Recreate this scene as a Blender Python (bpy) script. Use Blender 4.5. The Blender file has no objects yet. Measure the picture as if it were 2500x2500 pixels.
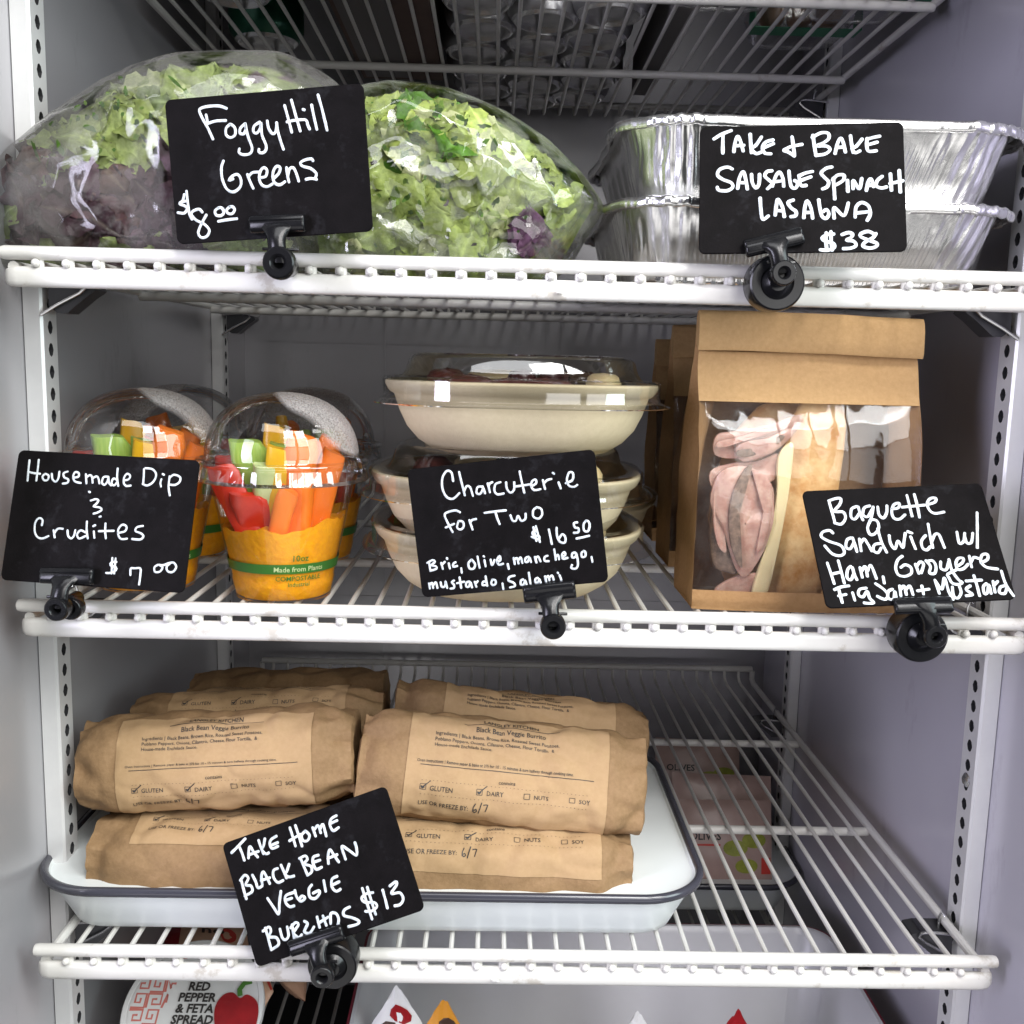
import bpy, math, random
from mathutils import Vector, Matrix, noise
V = Vector
rad = math.radians
rnd = random.Random(7)
S = bpy.context.scene
COL = S.collection

# ------------------------------------------------------------------ camera
F_PX, PITCH, ROLL, YAW = 2450.5, rad(8.363), rad(1.3972), rad(1.1522)
CAM = V((-.0239, -.5875, 0.0))
FWD = V((math.sin(YAW)*math.cos(PITCH), math.cos(YAW)*math.cos(PITCH), -math.sin(PITCH)))
_r = FWD.cross(V((0, 0, 1))).normalized(); _u = _r.cross(FWD)
RGT = math.cos(ROLL)*_r+math.sin(ROLL)*_u
UPV = -math.sin(ROLL)*_r+math.cos(ROLL)*_u
cam = bpy.data.cameras.new('camera'); cam.sensor_width = 36; cam.lens = F_PX/2500*36
cam.clip_start = .01; cam.clip_end = 50
co = bpy.data.objects.new('camera', cam); COL.objects.link(co)
co.matrix_world = Matrix(((RGT.x, UPV.x, -FWD.x, CAM.x), (RGT.y, UPV.y, -FWD.y, CAM.y), (RGT.z, UPV.z, -FWD.z, CAM.z), (0, 0, 0, 1)))
S.camera = co
# ------------------------------------------------------------------ light
w = bpy.data.worlds.new('World'); S.world = w; w.use_nodes = True
bg = w.node_tree.nodes['Background']; bg.inputs[0].default_value = (.80, .86, 1, 1); bg.inputs[1].default_value = .035
def area(name, loc, target, sx, sy, power, color):
    l = bpy.data.lights.new(name, 'AREA'); l.shape = 'RECTANGLE'; l.size = sx; l.size_y = sy; l.energy = power; l.color = color
    o = bpy.data.objects.new(name, l); COL.objects.link(o); o.location = loc
    o.rotation_euler = (V(target)-V(loc)).to_track_quat('-Z', 'Y').to_euler()
    return o
for i in range(2):                       # the panes of a tall shop window behind the photographer, to the right
    for j in range(3):
        area('window_light', (.42+i*.52, -1.30+i*.22, .20+j*.60), (-.08, .05, -.12), .46, .54, (2.6, 8, 15)[j], (1, .985, .965))
area('front_light', (-.20, -1.05, 1.65), (-.05, .05, -.15), 1.3, .6, 13, (.97, .985, 1))
area('right_fill_light', (1.45, -.80, .45), (-.30, .10, -.05), .7, 1.1, 20, (.84, .985, 1))  # fill lamp added to brighten the front of the left wall
area('low_fill_light', (.2, -1.6, -1.1), (.15, .05, .1), 2.2, .9, 9, (1, .98, .96))  # lamp added low in front for the foil pans to reflect
sl = area('lavender_fill_light', (-1.05, -.95, .15), (.318, .25, -.05), .4, 1.0, 3.6, (.82, .80, 1)); sl.data.spread = rad(70)  # lavender fill lamp added to lift and tint the right wall
S.view_settings.view_transform = 'Standard'; S.view_settings.look = 'None'
S.view_settings.exposure = 0; S.view_settings.gamma = 1
S.view_settings.use_curve_mapping = False
S.cycles.max_bounces = 14; S.cycles.transparent_max_bounces = 24; S.cycles.transmission_bounces = 8
S.cycles.caustics_reflective = False; S.cycles.caustics_refractive = False
S.cycles.use_denoising = True

# ------------------------------------------------------------------ helpers
def ray(u, v): return FWD*F_PX+(u-1250)*RGT-(v-1250)*UPV
def at(u, v, y):
    d = ray(u, v); return CAM+d*((y-CAM.y)/d.y)
def atz(u, v, z):
    d = ray(u, v); return CAM+d*((z-CAM.z)/d.z)
def nz(x, y, z=0): return noise.noise(V((x, y, z)))
def ridge(x, y, z=0): return 1-2*abs(noise.noise(V((x, y, z))))
ORG = {}
def lerp(a, b, t): return a+(b-a)*t
def sm(a, b, x):
    t = max(0, min(1, (x-a)/(b-a))); return t*t*(3-2*t)

class MB:
    def __init__(s): s.v = []; s.f = []; s.m = []; s.c = []
    def add(s, vs, fs, m=0, c=None):
        n = len(s.v); s.v += [V(p) for p in vs]; s.f += [[i+n for i in f] for f in fs]; s.m += [m]*len(fs)
        s.c += (c if isinstance(c, list) else [c or (1, 1, 1, 1)]*len(vs))
        return s
    def box(s, lo, hi, m=0, c=None):
        (a, b, d), (e, f, g) = lo, hi
        return s.add([(a, b, d), (e, b, d), (e, f, d), (a, f, d), (a, b, g), (e, b, g), (e, f, g), (a, f, g)],
                     [(0, 3, 2, 1), (4, 5, 6, 7), (0, 1, 5, 4), (1, 2, 6, 5), (2, 3, 7, 6), (3, 0, 4, 7)], m, c)
    def loft(s, rings, closed=True, caps=True, m=0, c=None):
        k = len(rings[0]); vs = [p for r in rings for p in r]; fs = []
        for i in range(len(rings)-1):
            for j in range(k if closed else k-1):
                j2 = (j+1) % k
                fs.append((i*k+j, i*k+j2, (i+1)*k+j2, (i+1)*k+j))
        if caps and closed:
            fs.append(tuple(range(k-1, -1, -1))); fs.append(tuple((len(rings)-1)*k+j for j in range(k)))
        cc = None
        if c is not None: cc = [c(p) for p in vs] if callable(c) else c
        return s.add(vs, fs, m, cc)
    def tube(s, pts, r, n=10, m=0, caps=True, c=None):
        pts = [V(p) for p in pts]; rings = []; up = None
        for i, p in enumerate(pts):
            t = (pts[min(i+1, len(pts)-1)]-pts[max(i-1, 0)]).normalized()
            if up is None: up = t.orthogonal().normalized()
            up = (up-t*up.dot(t)).normalized(); b = t.cross(up)
            rr = r[i] if isinstance(r, (list, tuple)) else r
            rings.append([p+(up*math.cos(2*math.pi*k/n)+b*math.sin(2*math.pi*k/n))*rr for k in range(n)])
        return s.loft(rings, True, caps, m, c)
    def rod(s, a, b, r, n=12, m=0, e=None):       # a bar with softly rounded ends
        a = V(a); b = V(b); d = (b-a).normalized(); e = r*.5 if e is None else e
        return s.tube([a, a+d*e*.25, a+d*e, b-d*e, b-d*e*.25, b], [r*.6, r*.88, r, r, r*.88, r*.6], n, m)
    def lathe(s, prof, n=48, o=(0, 0, 0), m=0, caps=False, c=None):
        rings = [[V((o[0]+r*math.cos(2*math.pi*k/n), o[1]+r*math.sin(2*math.pi*k/n), o[2]+z)) for k in range(n)] for r, z in prof]
        return s.loft(rings, True, caps, m, c)
    def ball(s, p, r, n=10, m=0, c=None):
        return s.lathe([(max(1e-5, r*math.sin(math.pi*i/n)), -r*math.cos(math.pi*i/n)) for i in range(n+1)], n*2, p, m, False, c)
    def prism(s, poly, fn, d, m=0, c=None):        # polygon (2-D) put through fn(x, y, depth), depth 0..d
        k = len(poly); vs = [fn(x, y, 0) for x, y in poly]+[fn(x, y, d) for x, y in poly]
        return s.add(vs, [tuple(range(k)), tuple(range(2*k-1, k-1, -1))]+[(j, k+j, k+(j+1) % k, (j+1) % k) for j in range(k)], m, c)
    def grid(s, fn, nu, nv, m=0, c=None, closed=False):
        vs = [fn(i/(nu-1), j/(nv-1)) for j in range(nv) for i in range(nu)]
        fs = [(j*nu+i, j*nu+i+1, (j+1)*nu+i+1, (j+1)*nu+i) for j in range(nv-1) for i in range(nu-1)]
        cc = None
        if c is not None: cc = [c(i/(nu-1), j/(nv-1)) for j in range(nv) for i in range(nu)]
        return s.add(vs, fs, m, cc)
    def build(s, name, mats, parent=None, smooth=True, angle=35, loc=None, col=False):
        if not isinstance(mats, (list, tuple)): mats = [mats]
        o = V(ORG[parent.name]) if parent else V(loc or (0, 0, 0))
        me = bpy.data.meshes.new(name); me.from_pydata([p-o for p in s.v], [], s.f)
        for mt in mats: me.materials.append(mt)
        me.polygons.foreach_set('material_index', s.m)
        if smooth:
            me.polygons.foreach_set('use_smooth', [True]*len(s.f)); me.set_sharp_from_angle(angle=rad(angle))
        if col:
            a = me.color_attributes.new('tint', 'FLOAT_COLOR', 'POINT')
            a.data.foreach_set('color', [x for c in s.c for x in c])
        me.update()
        ob = bpy.data.objects.new(name, me); COL.objects.link(ob); ORG[ob.name] = tuple(o)
        if parent: ob.parent = parent
        else: ob.location = o
        return ob

def tag(o, label=None, cat=None, group=None, kind=None):
    if label: o['label'] = label
    if cat: o['category'] = cat
    if group: o['group'] = group
    if kind: o['kind'] = kind
    return o
def thing(name, label, cat, loc, group=None):
    o = bpy.data.objects.new(name, None); COL.objects.link(o); o.location = loc; o.empty_display_size = .02
    ORG[o.name] = tuple(loc); return tag(o, label, cat, group)
def dup(o, loc=None, label=None, rot=None, parent=None):
    c = o.copy(); COL.objects.link(c); ORG[c.name] = tuple(loc) if loc else ORG.get(o.name, (0, 0, 0))
    if parent: c.parent = parent
    if loc: c.location = loc
    if rot is not None: c.rotation_euler = rot
    if label: c['label'] = label
    for ch in list(o.children): dup(ch, parent=c)
    return c

# ------------------------------------------------------------------ materials
def mat(name, base, rough=.5, metal=0, spec=.5, var=None, scale=40, bump=0, bscale=200, coat=0, attr=False, sss=0, det=4, aniso=(1, 1, 1), scuff=None):
    m = bpy.data.materials.new(name); m.use_nodes = True; nt = m.node_tree; N = nt.nodes; L = nt.links
    p = N['Principled BSDF']; p.inputs['Base Color'].default_value = (*base, 1); p.inputs['Roughness'].default_value = rough
    p.inputs['Metallic'].default_value = metal; p.inputs['Specular IOR Level'].default_value = spec; p.inputs['Coat Weight'].default_value = coat
    p.inputs['Coat Roughness'].default_value = .08
    if sss: p.inputs['Subsurface Weight'].default_value = sss; p.inputs['Subsurface Scale'].default_value = .004
    tc = N.new('ShaderNodeTexCoord'); mp = N.new('ShaderNodeMapping'); mp.inputs['Scale'].default_value = aniso
    L.new(tc.outputs['Object'], mp.inputs['Vector'])
    if attr:
        at_ = N.new('ShaderNodeVertexColor'); at_.layer_name = 'tint'; src = at_.outputs['Color']; L.new(src, p.inputs['Base Color'])
    if var:
        nt1 = N.new('ShaderNodeTexNoise'); nt1.inputs['Scale'].default_value = scale; nt1.inputs['Detail'].default_value = det; nt1.inputs['Roughness'].default_value = .65
        L.new(mp.outputs[0], nt1.inputs['Vector'])
        cr = N.new('ShaderNodeValToRGB'); cr.color_ramp.elements[0].position = .32; cr.color_ramp.elements[1].position = .68
        L.new(nt1.outputs['Fac'], cr.inputs[0])
        if attr:
            cr.color_ramp.elements[0].color = (*var, 1); cr.color_ramp.elements[1].color = (1.15, 1.15, 1.15, 1)
            mx = N.new('ShaderNodeMix'); mx.data_type = 'RGBA'; mx.blend_type = 'MULTIPLY'; mx.inputs[0].default_value = 1
            L.new(src, mx.inputs[6]); L.new(cr.outputs[0], mx.inputs[7]); L.new(mx.outputs[2], p.inputs['Base Color'])
        else:
            cr.color_ramp.elements[0].color = (*var, 1); cr.color_ramp.elements[1].color = (*base, 1)
            L.new(cr.outputs[0], p.inputs['Base Color'])
    if scuff:                      # worn and dirty patches with a shape of their own
        sc_, ssc, lo, hi, amt, an = scuff
        m2 = N.new('ShaderNodeMapping'); m2.inputs['Scale'].default_value = an; m2.inputs['Location'].default_value = (3.7, 1.3, 2.1); L.new(tc.outputs['Object'], m2.inputs['Vector'])
        n3 = N.new('ShaderNodeTexNoise'); n3.inputs['Scale'].default_value = ssc; n3.inputs['Detail'].default_value = 7; n3.inputs['Roughness'].default_value = .7; L.new(m2.outputs[0], n3.inputs['Vector'])
        r3 = N.new('ShaderNodeMapRange'); r3.inputs[1].default_value = lo; r3.inputs[2].default_value = hi; r3.inputs[4].default_value = amt; L.new(n3.outputs['Fac'], r3.inputs[0])
        m3 = N.new('ShaderNodeMix'); m3.data_type = 'RGBA'; L.new(r3.outputs[0], m3.inputs[0]); m3.inputs[7].default_value = (*sc_, 1)
        prev = p.inputs['Base Color'].links[0].from_socket if p.inputs['Base Color'].links else None
        if prev: L.new(prev, m3.inputs[6])
        else: m3.inputs[6].default_value = (*base, 1)
        L.new(m3.outputs[2], p.inputs['Base Color'])
    if bump:
        n2 = N.new('ShaderNodeTexNoise'); n2.inputs['Scale'].default_value = bscale; n2.inputs['Detail'].default_value = 6
        L.new(mp.outputs[0], n2.inputs['Vector'])
        b = N.new('ShaderNodeBump'); b.inputs['Strength'].default_value = bump; b.inputs['Distance'].default_value = .002
        L.new(n2.outputs['Fac'], b.inputs['Height']); L.new(b.outputs[0], p.inputs['Normal'])
    return m
def clear(name, tint=(.97, .97, .97), blend=.18, rough=.04, bump=0, bscale=60, fog=None, gmax=.75, gmin=.03, fog_col=(.8, .82, .8), fscale=300, fog_soft=.0):
    """thin clear plastic: see-through, a sheen that grows at grazing angles, and (fog) a layer of condensation droplets"""
    m = bpy.data.materials.new(name); m.use_nodes = True; nt = m.node_tree; N = nt.nodes; L = nt.links
    out = N['Material Output']; N.remove(N['Principled BSDF'])
    tr = N.new('ShaderNodeBsdfTransparent'); tr.inputs[0].default_value = (*tint, 1)
    gl = N.new('ShaderNodeBsdfGlossy'); gl.inputs['Roughness'].default_value = rough; gl.inputs[0].default_value = (1, 1, 1, 1)
    lw = N.new('ShaderNodeLayerWeight'); lw.inputs[0].default_value = blend
    mr = N.new('ShaderNodeMapRange'); mr.inputs[3].default_value = gmin; mr.inputs[4].default_value = gmax
    L.new(lw.outputs['Fresnel'], mr.inputs[0])
    mx = N.new('ShaderNodeMixShader'); L.new(mr.outputs[0], mx.inputs[0]); L.new(tr.outputs[0], mx.inputs[1]); L.new(gl.outputs[0], mx.inputs[2])
    tc = N.new('ShaderNodeTexCoord')
    if bump:
        n2 = N.new('ShaderNodeTexNoise'); n2.inputs['Scale'].default_value = bscale; n2.inputs['Detail'].default_value = 3; n2.inputs['Distortion'].default_value = .8
        L.new(tc.outputs['Object'], n2.inputs['Vector'])
        b = N.new('ShaderNodeBump'); b.inputs['Strength'].default_value = bump; b.inputs['Distance'].default_value = .004
        L.new(n2.outputs['Fac'], b.inputs['Height']); L.new(b.outputs[0], gl.inputs['Normal']); L.new(b.outputs[0], lw.inputs['Normal'])
    last = mx
    if fog:
        df = N.new('ShaderNodeBsdfDiffuse'); df.inputs[0].default_value = (*fog_col, 1)
        gf = N.new('ShaderNodeBsdfTranslucent'); gf.inputs[0].default_value = (*fog_col, 1)
        ms = N.new('ShaderNodeMixShader'); ms.inputs[0].default_value = .35; L.new(df.outputs[0], ms.inputs[1]); L.new(gf.outputs[0], ms.inputs[2])
        fac = fog(N, L, tc)
        nn = N.new('ShaderNodeTexNoise'); nn.inputs['Scale'].default_value = fscale*8; nn.inputs['Detail'].default_value = 2
        L.new(tc.outputs['Object'], nn.inputs['Vector'])
        mrn = N.new('ShaderNodeMapRange'); mrn.inputs[1].default_value = .35; mrn.inputs[2].default_value = .65; mrn.inputs[3].default_value = .45; mrn.inputs[4].default_value = 1.1
        L.new(nn.outputs['Fac'], mrn.inputs[0])
        mu = N.new('ShaderNodeMath'); mu.operation = 'MULTIPLY'; mu.use_clamp = True; L.new(fac, mu.inputs[0]); L.new(mrn.outputs[0], mu.inputs[1])
        m3 = N.new('ShaderNodeMixShader'); L.new(mu.outputs[0], m3.inputs[0]); L.new(mx.outputs[0], m3.inputs[1]); L.new(ms.outputs[0], m3.inputs[2]); last = m3
    L.new(last.outputs[0], out.inputs['Surface'])
    return m
def fog_noise(scale, lo, hi, top, seed=0, detail=5):
    def f(N, L, tc):
        mp = N.new('ShaderNodeMapping'); mp.inputs['Location'].default_value = (seed, seed*.7, 0); L.new(tc.outputs['Object'], mp.inputs[0])
        n = N.new('ShaderNodeTexNoise'); n.inputs['Scale'].default_value = scale; n.inputs['Detail'].default_value = detail; n.inputs['Roughness'].default_value = .62; n.inputs['Distortion'].default_value = .6
        L.new(mp.outputs[0], n.inputs['Vector'])
        r = N.new('ShaderNodeMapRange'); r.inputs[1].default_value = lo; r.inputs[2].default_value = hi; r.inputs[3].default_value = 0; r.inputs[4].default_value = top
        L.new(n.outputs['Fac'], r.inputs[0]); return r.outputs[0]
    return f
M = {}
M['coat'] = mat('white_coated_wire', (.67, .66, .63), .36, var=(.63, .615, .58), scale=14, bump=.05, bscale=300, coat=.15, scuff=((.34, .29, .22), 26, .60, .66, .5, (1, 1, 1)))
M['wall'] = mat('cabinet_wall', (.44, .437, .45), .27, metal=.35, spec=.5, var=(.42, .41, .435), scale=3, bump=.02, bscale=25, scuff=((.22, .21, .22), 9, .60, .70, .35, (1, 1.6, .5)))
M['wall2'] = mat('cabinet_wall_right_light_tint', (.60, .59, .645), .27, metal=.25, spec=.5, var=(.55, .53, .605), scale=3, bump=.02, bscale=25, scuff=((.26, .24, .28), 9, .60, .70, .35, (1, 1.6, .5)))  # same wall, with lavender light on this side put into the colour
M['rail'] = mat('slotted_rail_metal', (.72, .72, .71), .33, metal=.25, var=(.66, .66, .66), scale=30)
M['chrome'] = mat('clip_steel', (.55, .55, .56), .25, metal=.9)
M['darkmetal'] = mat('dark_steel', (.05, .05, .055), .35, metal=.4)
M['board'] = mat('chalkboard_black', (.0045, .004, .0042), .55, spec=.035, var=(.007, .006, .0065), scale=60, bump=.08, bscale=900, scuff=((.035, .035, .04), 45, .56, .74, .5, (1, 1, 1)))
M['chalk'] = mat('white_paint_marker', (.74, .78, .79), .55, var=(.40, .45, .49), scale=420, det=6)
M['clip'] = mat('black_clip_plastic', (.007, .007, .008), .25, spec=.3, bump=.03, bscale=250, coat=.08)
M['foil'] = mat('aluminium_foil', (.90, .895, .89), .27, metal=1, bump=.06, bscale=120)
M['foil2'] = mat('foil_lid_board', (.80, .80, .80), .35, metal=.9, bump=.1, bscale=90)
M['leaf'] = mat('salad_leaf', (1, 1, 1), .52, spec=.3, attr=True, var=(.62, .66, .55), scale=220, bump=.4, bscale=260)
M['film'] = clear('salad_bag_film', blend=.2, rough=.09, bump=.16, bscale=24, gmin=.04, gmax=.7, fog=fog_noise(34, .40, .52, .32), fog_col=(.44, .42, .41))
M['film2'] = clear('salad_bag_film_crisp', blend=.22, rough=.06, bump=.2, bscale=22, gmin=.05, gmax=.75, fog=fog_noise(36, .44, .58, .30, 3.1), fog_col=(.54, .57, .48))
M['cup'] = clear('clear_cup_plastic', (.97, .97, .96), .12, .03, gmin=.018, gmax=.55)
M['cello'] = clear('bag_window_film', (.965, .965, .96), .14, .06, bump=.12, bscale=22, gmin=.034, gmax=.6, fog=fog_noise(30, .3, .7, .10), fog_col=(.6, .58, .56))
M['lid'] = clear('clear_lid_plastic', (.90, .90, .895), .20, .04, gmin=.08, gmax=.75)
def dome_fog(N, L, tc):            # a broad band of droplets over the shoulder of the dome
    sp = N.new('ShaderNodeSeparateXYZ'); L.new(tc.outputs['Object'], sp.inputs[0])
    n = N.new('ShaderNodeTexNoise'); n.inputs['Scale'].default_value = 22; L.new(tc.outputs['Object'], n.inputs['Vector'])
    a = N.new('ShaderNodeMath'); a.operation = 'MULTIPLY_ADD'; a.inputs[1].default_value = .75; L.new(sp.outputs['X'], a.inputs[0])   # x*.75 + z
    L.new(sp.outputs['Z'], a.inputs[2])
    b = N.new('ShaderNodeMath'); b.operation = 'MULTIPLY_ADD'; b.inputs[1].default_value = .012; L.new(n.outputs['Fac'], b.inputs[0]); L.new(a.outputs[0], b.inputs[2])
    r1 = N.new('ShaderNodeMapRange'); r1.inputs[1].default_value = .1335; r1.inputs[2].default_value = .137; L.new(b.outputs[0], r1.inputs[0])
    c = N.new('ShaderNodeMath'); c.operation = 'MULTIPLY_ADD'; c.inputs[1].default_value = -1; L.new(sp.outputs['Y'], c.inputs[0]); c.inputs[2].default_value = 0
    r2 = N.new('ShaderNodeMapRange'); r2.inputs[1].default_value = .034; r2.inputs[2].default_value = .029; L.new(c.outputs[0], r2.inputs[0])
    m = N.new('ShaderNodeMath'); m.operation = 'MULTIPLY'; L.new(r1.outputs[0], m.inputs[0]); L.new(r2.outputs[0], m.inputs[1])
    k = N.new('ShaderNodeMath'); k.operation = 'MULTIPLY'; k.inputs[1].default_value = .6; L.new(m.outputs[0], k.inputs[0])
    return k.outputs[0]
M['dome'] = clear('clear_dome_plastic', (.95, .95, .945), .16, .03, gmin=.05, gmax=.7, fog=dome_fog, fog_col=(.74, .72, .71), fscale=130)
M['ring'] = clear('clear_rim_plastic', (.90, .90, .89), .3, .06, gmin=.09, gmax=.85)
M['dip'] = mat('orange_yellow_dip', (.92, .40, .005), .42, spec=.4, var=(.80, .31, .010), scale=260, bump=.4, bscale=220, sss=.15)
M['carrot'] = mat('carrot', (.86, .22, .015), .5, var=(.78, .165, .012), scale=70, bump=.15, bscale=160, sss=.15, aniso=(1, 1, .25))
M['redp'] = mat('red_pepper_flesh', (.62, .045, .02), .28, var=(.5, .025, .012), scale=60, sss=.1)
M['yelp'] = mat('yellow_pepper_flesh', (.78, .47, .02), .3, var=(.7, .36, .015), scale=60, sss=.1)
M['cel'] = mat('celery_flesh', (.36, .50, .10), .35, var=(.23, .38, .06), scale=140, sss=.15, aniso=(4, 4, .3))
M['cuke'] = mat('pale_cucumber_flesh', (.58, .66, .34), .3, var=(.48, .58, .25), scale=80, sss=.2)
M['band'] = mat('green_print', (.035, .15, .02), .35)
M['bowl'] = mat('moulded_fibre', (.72, .62, .42), .7, spec=.25, var=(.675, .575, .38), scale=240, bump=.3, bscale=1500)
M['salami'] = mat('cured_meat', (.05, .012, .010), .32, var=(.13, .04, .03), scale=180)
M['olive'] = mat('olive_skin', (.06, .035, .02), .2)
M['cheese'] = mat('pale_cheese', (.70, .56, .30), .45, var=(.62, .47, .24), scale=60, sss=.1)
M['fig'] = mat('dark_grape_skin', (.05, .012, .014), .22)
def kraft(name, base, var, bump=.18):
    return mat(name, base, .72, spec=.25, var=var, scale=330, bump=bump, bscale=420, det=8)
M['kraft'] = kraft('kraft_paper_bag', (.50, .315, .145), (.43, .265, .115))
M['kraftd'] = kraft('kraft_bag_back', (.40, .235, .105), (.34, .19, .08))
M['wrap'] = kraft('burrito_wrap_paper', (.275, .172, .088), (.225, .137, .066), .22)
M['lab'] = kraft('kraft_sticker_paper', (.40, .265, .142), (.365, .238, .124), .05)
M['ink'] = mat('black_print', (.03, .026, .024), .6)
M['enamel'] = mat('white_enamel', (.78, .82, .82), .30, spec=.5, var=(.74, .78, .78), scale=6, coat=.3)
M['rim'] = mat('slate_enamel_rim', (.045, .045, .058), .2, coat=.3)
M['bread'] = mat('baguette_crust', (.50, .22, .05), .42, var=(.76, .52, .24), scale=60, bump=.4, bscale=160)
M['crumb'] = mat('bread_crumb', (.72, .58, .36), .8, var=(.62, .46, .26), scale=90, bump=.5, bscale=160)
M['ham'] = mat('sliced_ham', (.40, .195, .15), .33, var=(.58, .385, .30), scale=120, sss=.15)
M['hamrim'] = mat('ham_herb_rim', (.09, .06, .045), .5, var=(.30, .2, .14), scale=220)
M['gruy'] = mat('gruyere_slice', (.76, .64, .36), .4, var=(.72, .58, .30), scale=20, sss=.1)
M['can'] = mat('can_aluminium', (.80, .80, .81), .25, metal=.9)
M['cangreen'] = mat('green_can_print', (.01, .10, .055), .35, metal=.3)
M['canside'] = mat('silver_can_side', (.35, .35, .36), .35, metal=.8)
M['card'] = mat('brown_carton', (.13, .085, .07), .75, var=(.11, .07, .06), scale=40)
M['cardg'] = mat('grey_board', (.16, .15, .15), .7)
M['clam'] = clear('clear_clamshell', (.9, .9, .9), .2, .06, bump=.2, gmin=.05, gmax=.6)
M['roll'] = mat('bread_roll_crust', (.50, .28, .15), .6, var=(.60, .42, .28), scale=40, bump=.2)
M['greenband'] = mat('green_paper_band', (.01, .16, .07), .5)
M['pink'] = mat('pink_pouch_print', (.46, .32, .275), .3, var=(.40, .275, .235), scale=40)
M['olv'] = mat('green_olive_print', (.36, .38, .05), .4, var=(.24, .27, .03), scale=120)
M['red'] = mat('red_print', (.55, .045, .03), .4)
M['redd'] = mat('glossy_pepper_print', (.36, .012, .016), .3, var=(.22, .006, .01), scale=40)
M['white'] = mat('white_print', (.74, .735, .73), .4, var=(.71, .705, .70), scale=15)
M['blue'] = mat('pale_blue_print', (.17, .36, .55), .4)
M['greek'] = mat('red_key_pattern', (.60, .18, .15), .45)
M['peach'] = mat('peach_pouch_print', (.66, .40, .27), .45, var=(.60, .34, .22), scale=22)
M['green'] = mat('stem_green', (.07, .20, .03), .4)
M['orange'] = mat('orange_pouch_print', (.66, .28, .03), .35)
M['brown'] = mat('dark_brown_print', (.06, .03, .02), .4)
M['plastic'] = mat('white_bin_plastic', (.50, .50, .52), .3, var=(.46, .46, .48), scale=8)
M['redline'] = mat('dark_red_plastic', (.16, .015, .03), .35)
M['tubside'] = mat('tub_plastic', (.62, .60, .58), .4)
M['void'] = mat('dark_floor_slot_shade', (.02, .02, .022), .6)  # floor; also the painted shade inside the rail slots

# ------------------------------------------------------------------ cabinet
XW, YB = .318, .612
def struct(name, mb, m, kids=()):
    o = mb.build(name, m); o['kind'] = 'structure'; return o
ZT, ZF = .415, -.80
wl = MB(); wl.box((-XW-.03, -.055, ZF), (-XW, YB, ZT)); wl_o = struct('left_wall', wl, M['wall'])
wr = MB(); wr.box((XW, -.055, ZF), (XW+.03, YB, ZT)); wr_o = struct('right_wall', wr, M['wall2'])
wb = MB(); wb.box((-XW-.03, YB, ZF), (XW+.03, YB+.03, ZT))
for z in (-.285, .02, .33): wb.box((-XW+.002, YB-.0015, z), (XW-.002, YB+.001, z+.0018))
for x in (-.155, .035): wb.box((x, YB-.0012, ZF+.01), (x+.0016, YB+.001, ZT-.01))
wb_o = struct('back_wall', wb, M['wall'])
struct('ceiling', MB().box((-XW-.03, -.055, ZT+.001), (XW+.03, YB+.03, ZT+.03)), M['wall'])
struct('header_light_blocker', MB().box((-XW-.03, -.060,   .388), (XW+.03, -.056, ZT+.03)), M['wall'])  # unseen panel added to keep light off the top shelf
struct('floor', MB().box((-XW-.03, -.055, ZF-.03), (XW+.03, YB+.03, ZF-.001)), M['void'])

def slotted_rail(side, y, parent, z0=-.79, z1=.41):
    """channel on the side wall: plain front flange, inner face pierced with six-sided slots"""
    mb = MB(); xi, xo = side*.306, side*(XW-.0005); w2 = .011; pitch = .01402; e = .0015
    # front and rear flanges with a tiny radius
    for yy, s in ((y-w2, -1), (y+w2, 1)):
        prof = [(xo, yy), (xi+side*e, yy), (xi, yy-s*e)]
        mb.loft([[V((a, b, z)) for a, b in prof] for z in (z0, z1)], closed=False, caps=False)
    n = int((z1-z0)/pitch); hw, hh = .0036, .0044
    for k in range(n):
        za = z0+k*pitch; zc = za+pitch/2
        out = [(y-w2+e, za), (y, za), (y+w2-e, za), (y+w2-e, zc), (y+w2-e, za+pitch), (y, za+pitch), (y-w2+e, za+pitch), (y-w2+e, zc)]
        inn = [(y-hw*.6, zc-hh*.75), (y, zc-hh), (y+hw*.6, zc-hh*.75), (y+hw, zc), (y+hw*.6, zc+hh*.75), (y, zc+hh), (y-hw*.6, zc+hh*.75), (y-hw, zc)]
        R1 = [V((xi, a, b)) for a, b in out]; R2 = [V((xi, a, b)) for a, b in inn]; R3 = [V((xi+side*.003, a, b)) for a, b in inn]
        mb.loft([R1, R2], True, False); mb.loft([R2, R3], True, False, 1)  # slot walls coloured dark in place of shade
    # back of the channel, the shade inside put into its colour
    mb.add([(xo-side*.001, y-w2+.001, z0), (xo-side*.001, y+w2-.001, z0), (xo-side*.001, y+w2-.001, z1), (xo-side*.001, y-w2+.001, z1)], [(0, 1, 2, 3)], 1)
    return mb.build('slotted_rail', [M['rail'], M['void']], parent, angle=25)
YPF, YPB = .063, .481
for sd, wo in ((-1, wl_o), (1, wr_o)):
    for yy in (YPF, YPB): slotted_rail(sd, yy, wo)
# screw head on the front right rail
p = atz(2342, 2056, -.285)
MB().lathe([(.0001, .0018), (.003, .0016), (.0046, .0004), (.005, 0)], 24).build('x', M['chrome']); sc = bpy.data.objects['x']; sc.name = 'screw'
sc.parent = wr_o; sc.location = (.3058, YPF, -.275); sc.rotation_euler = (0, rad(-90), 0)

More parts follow.
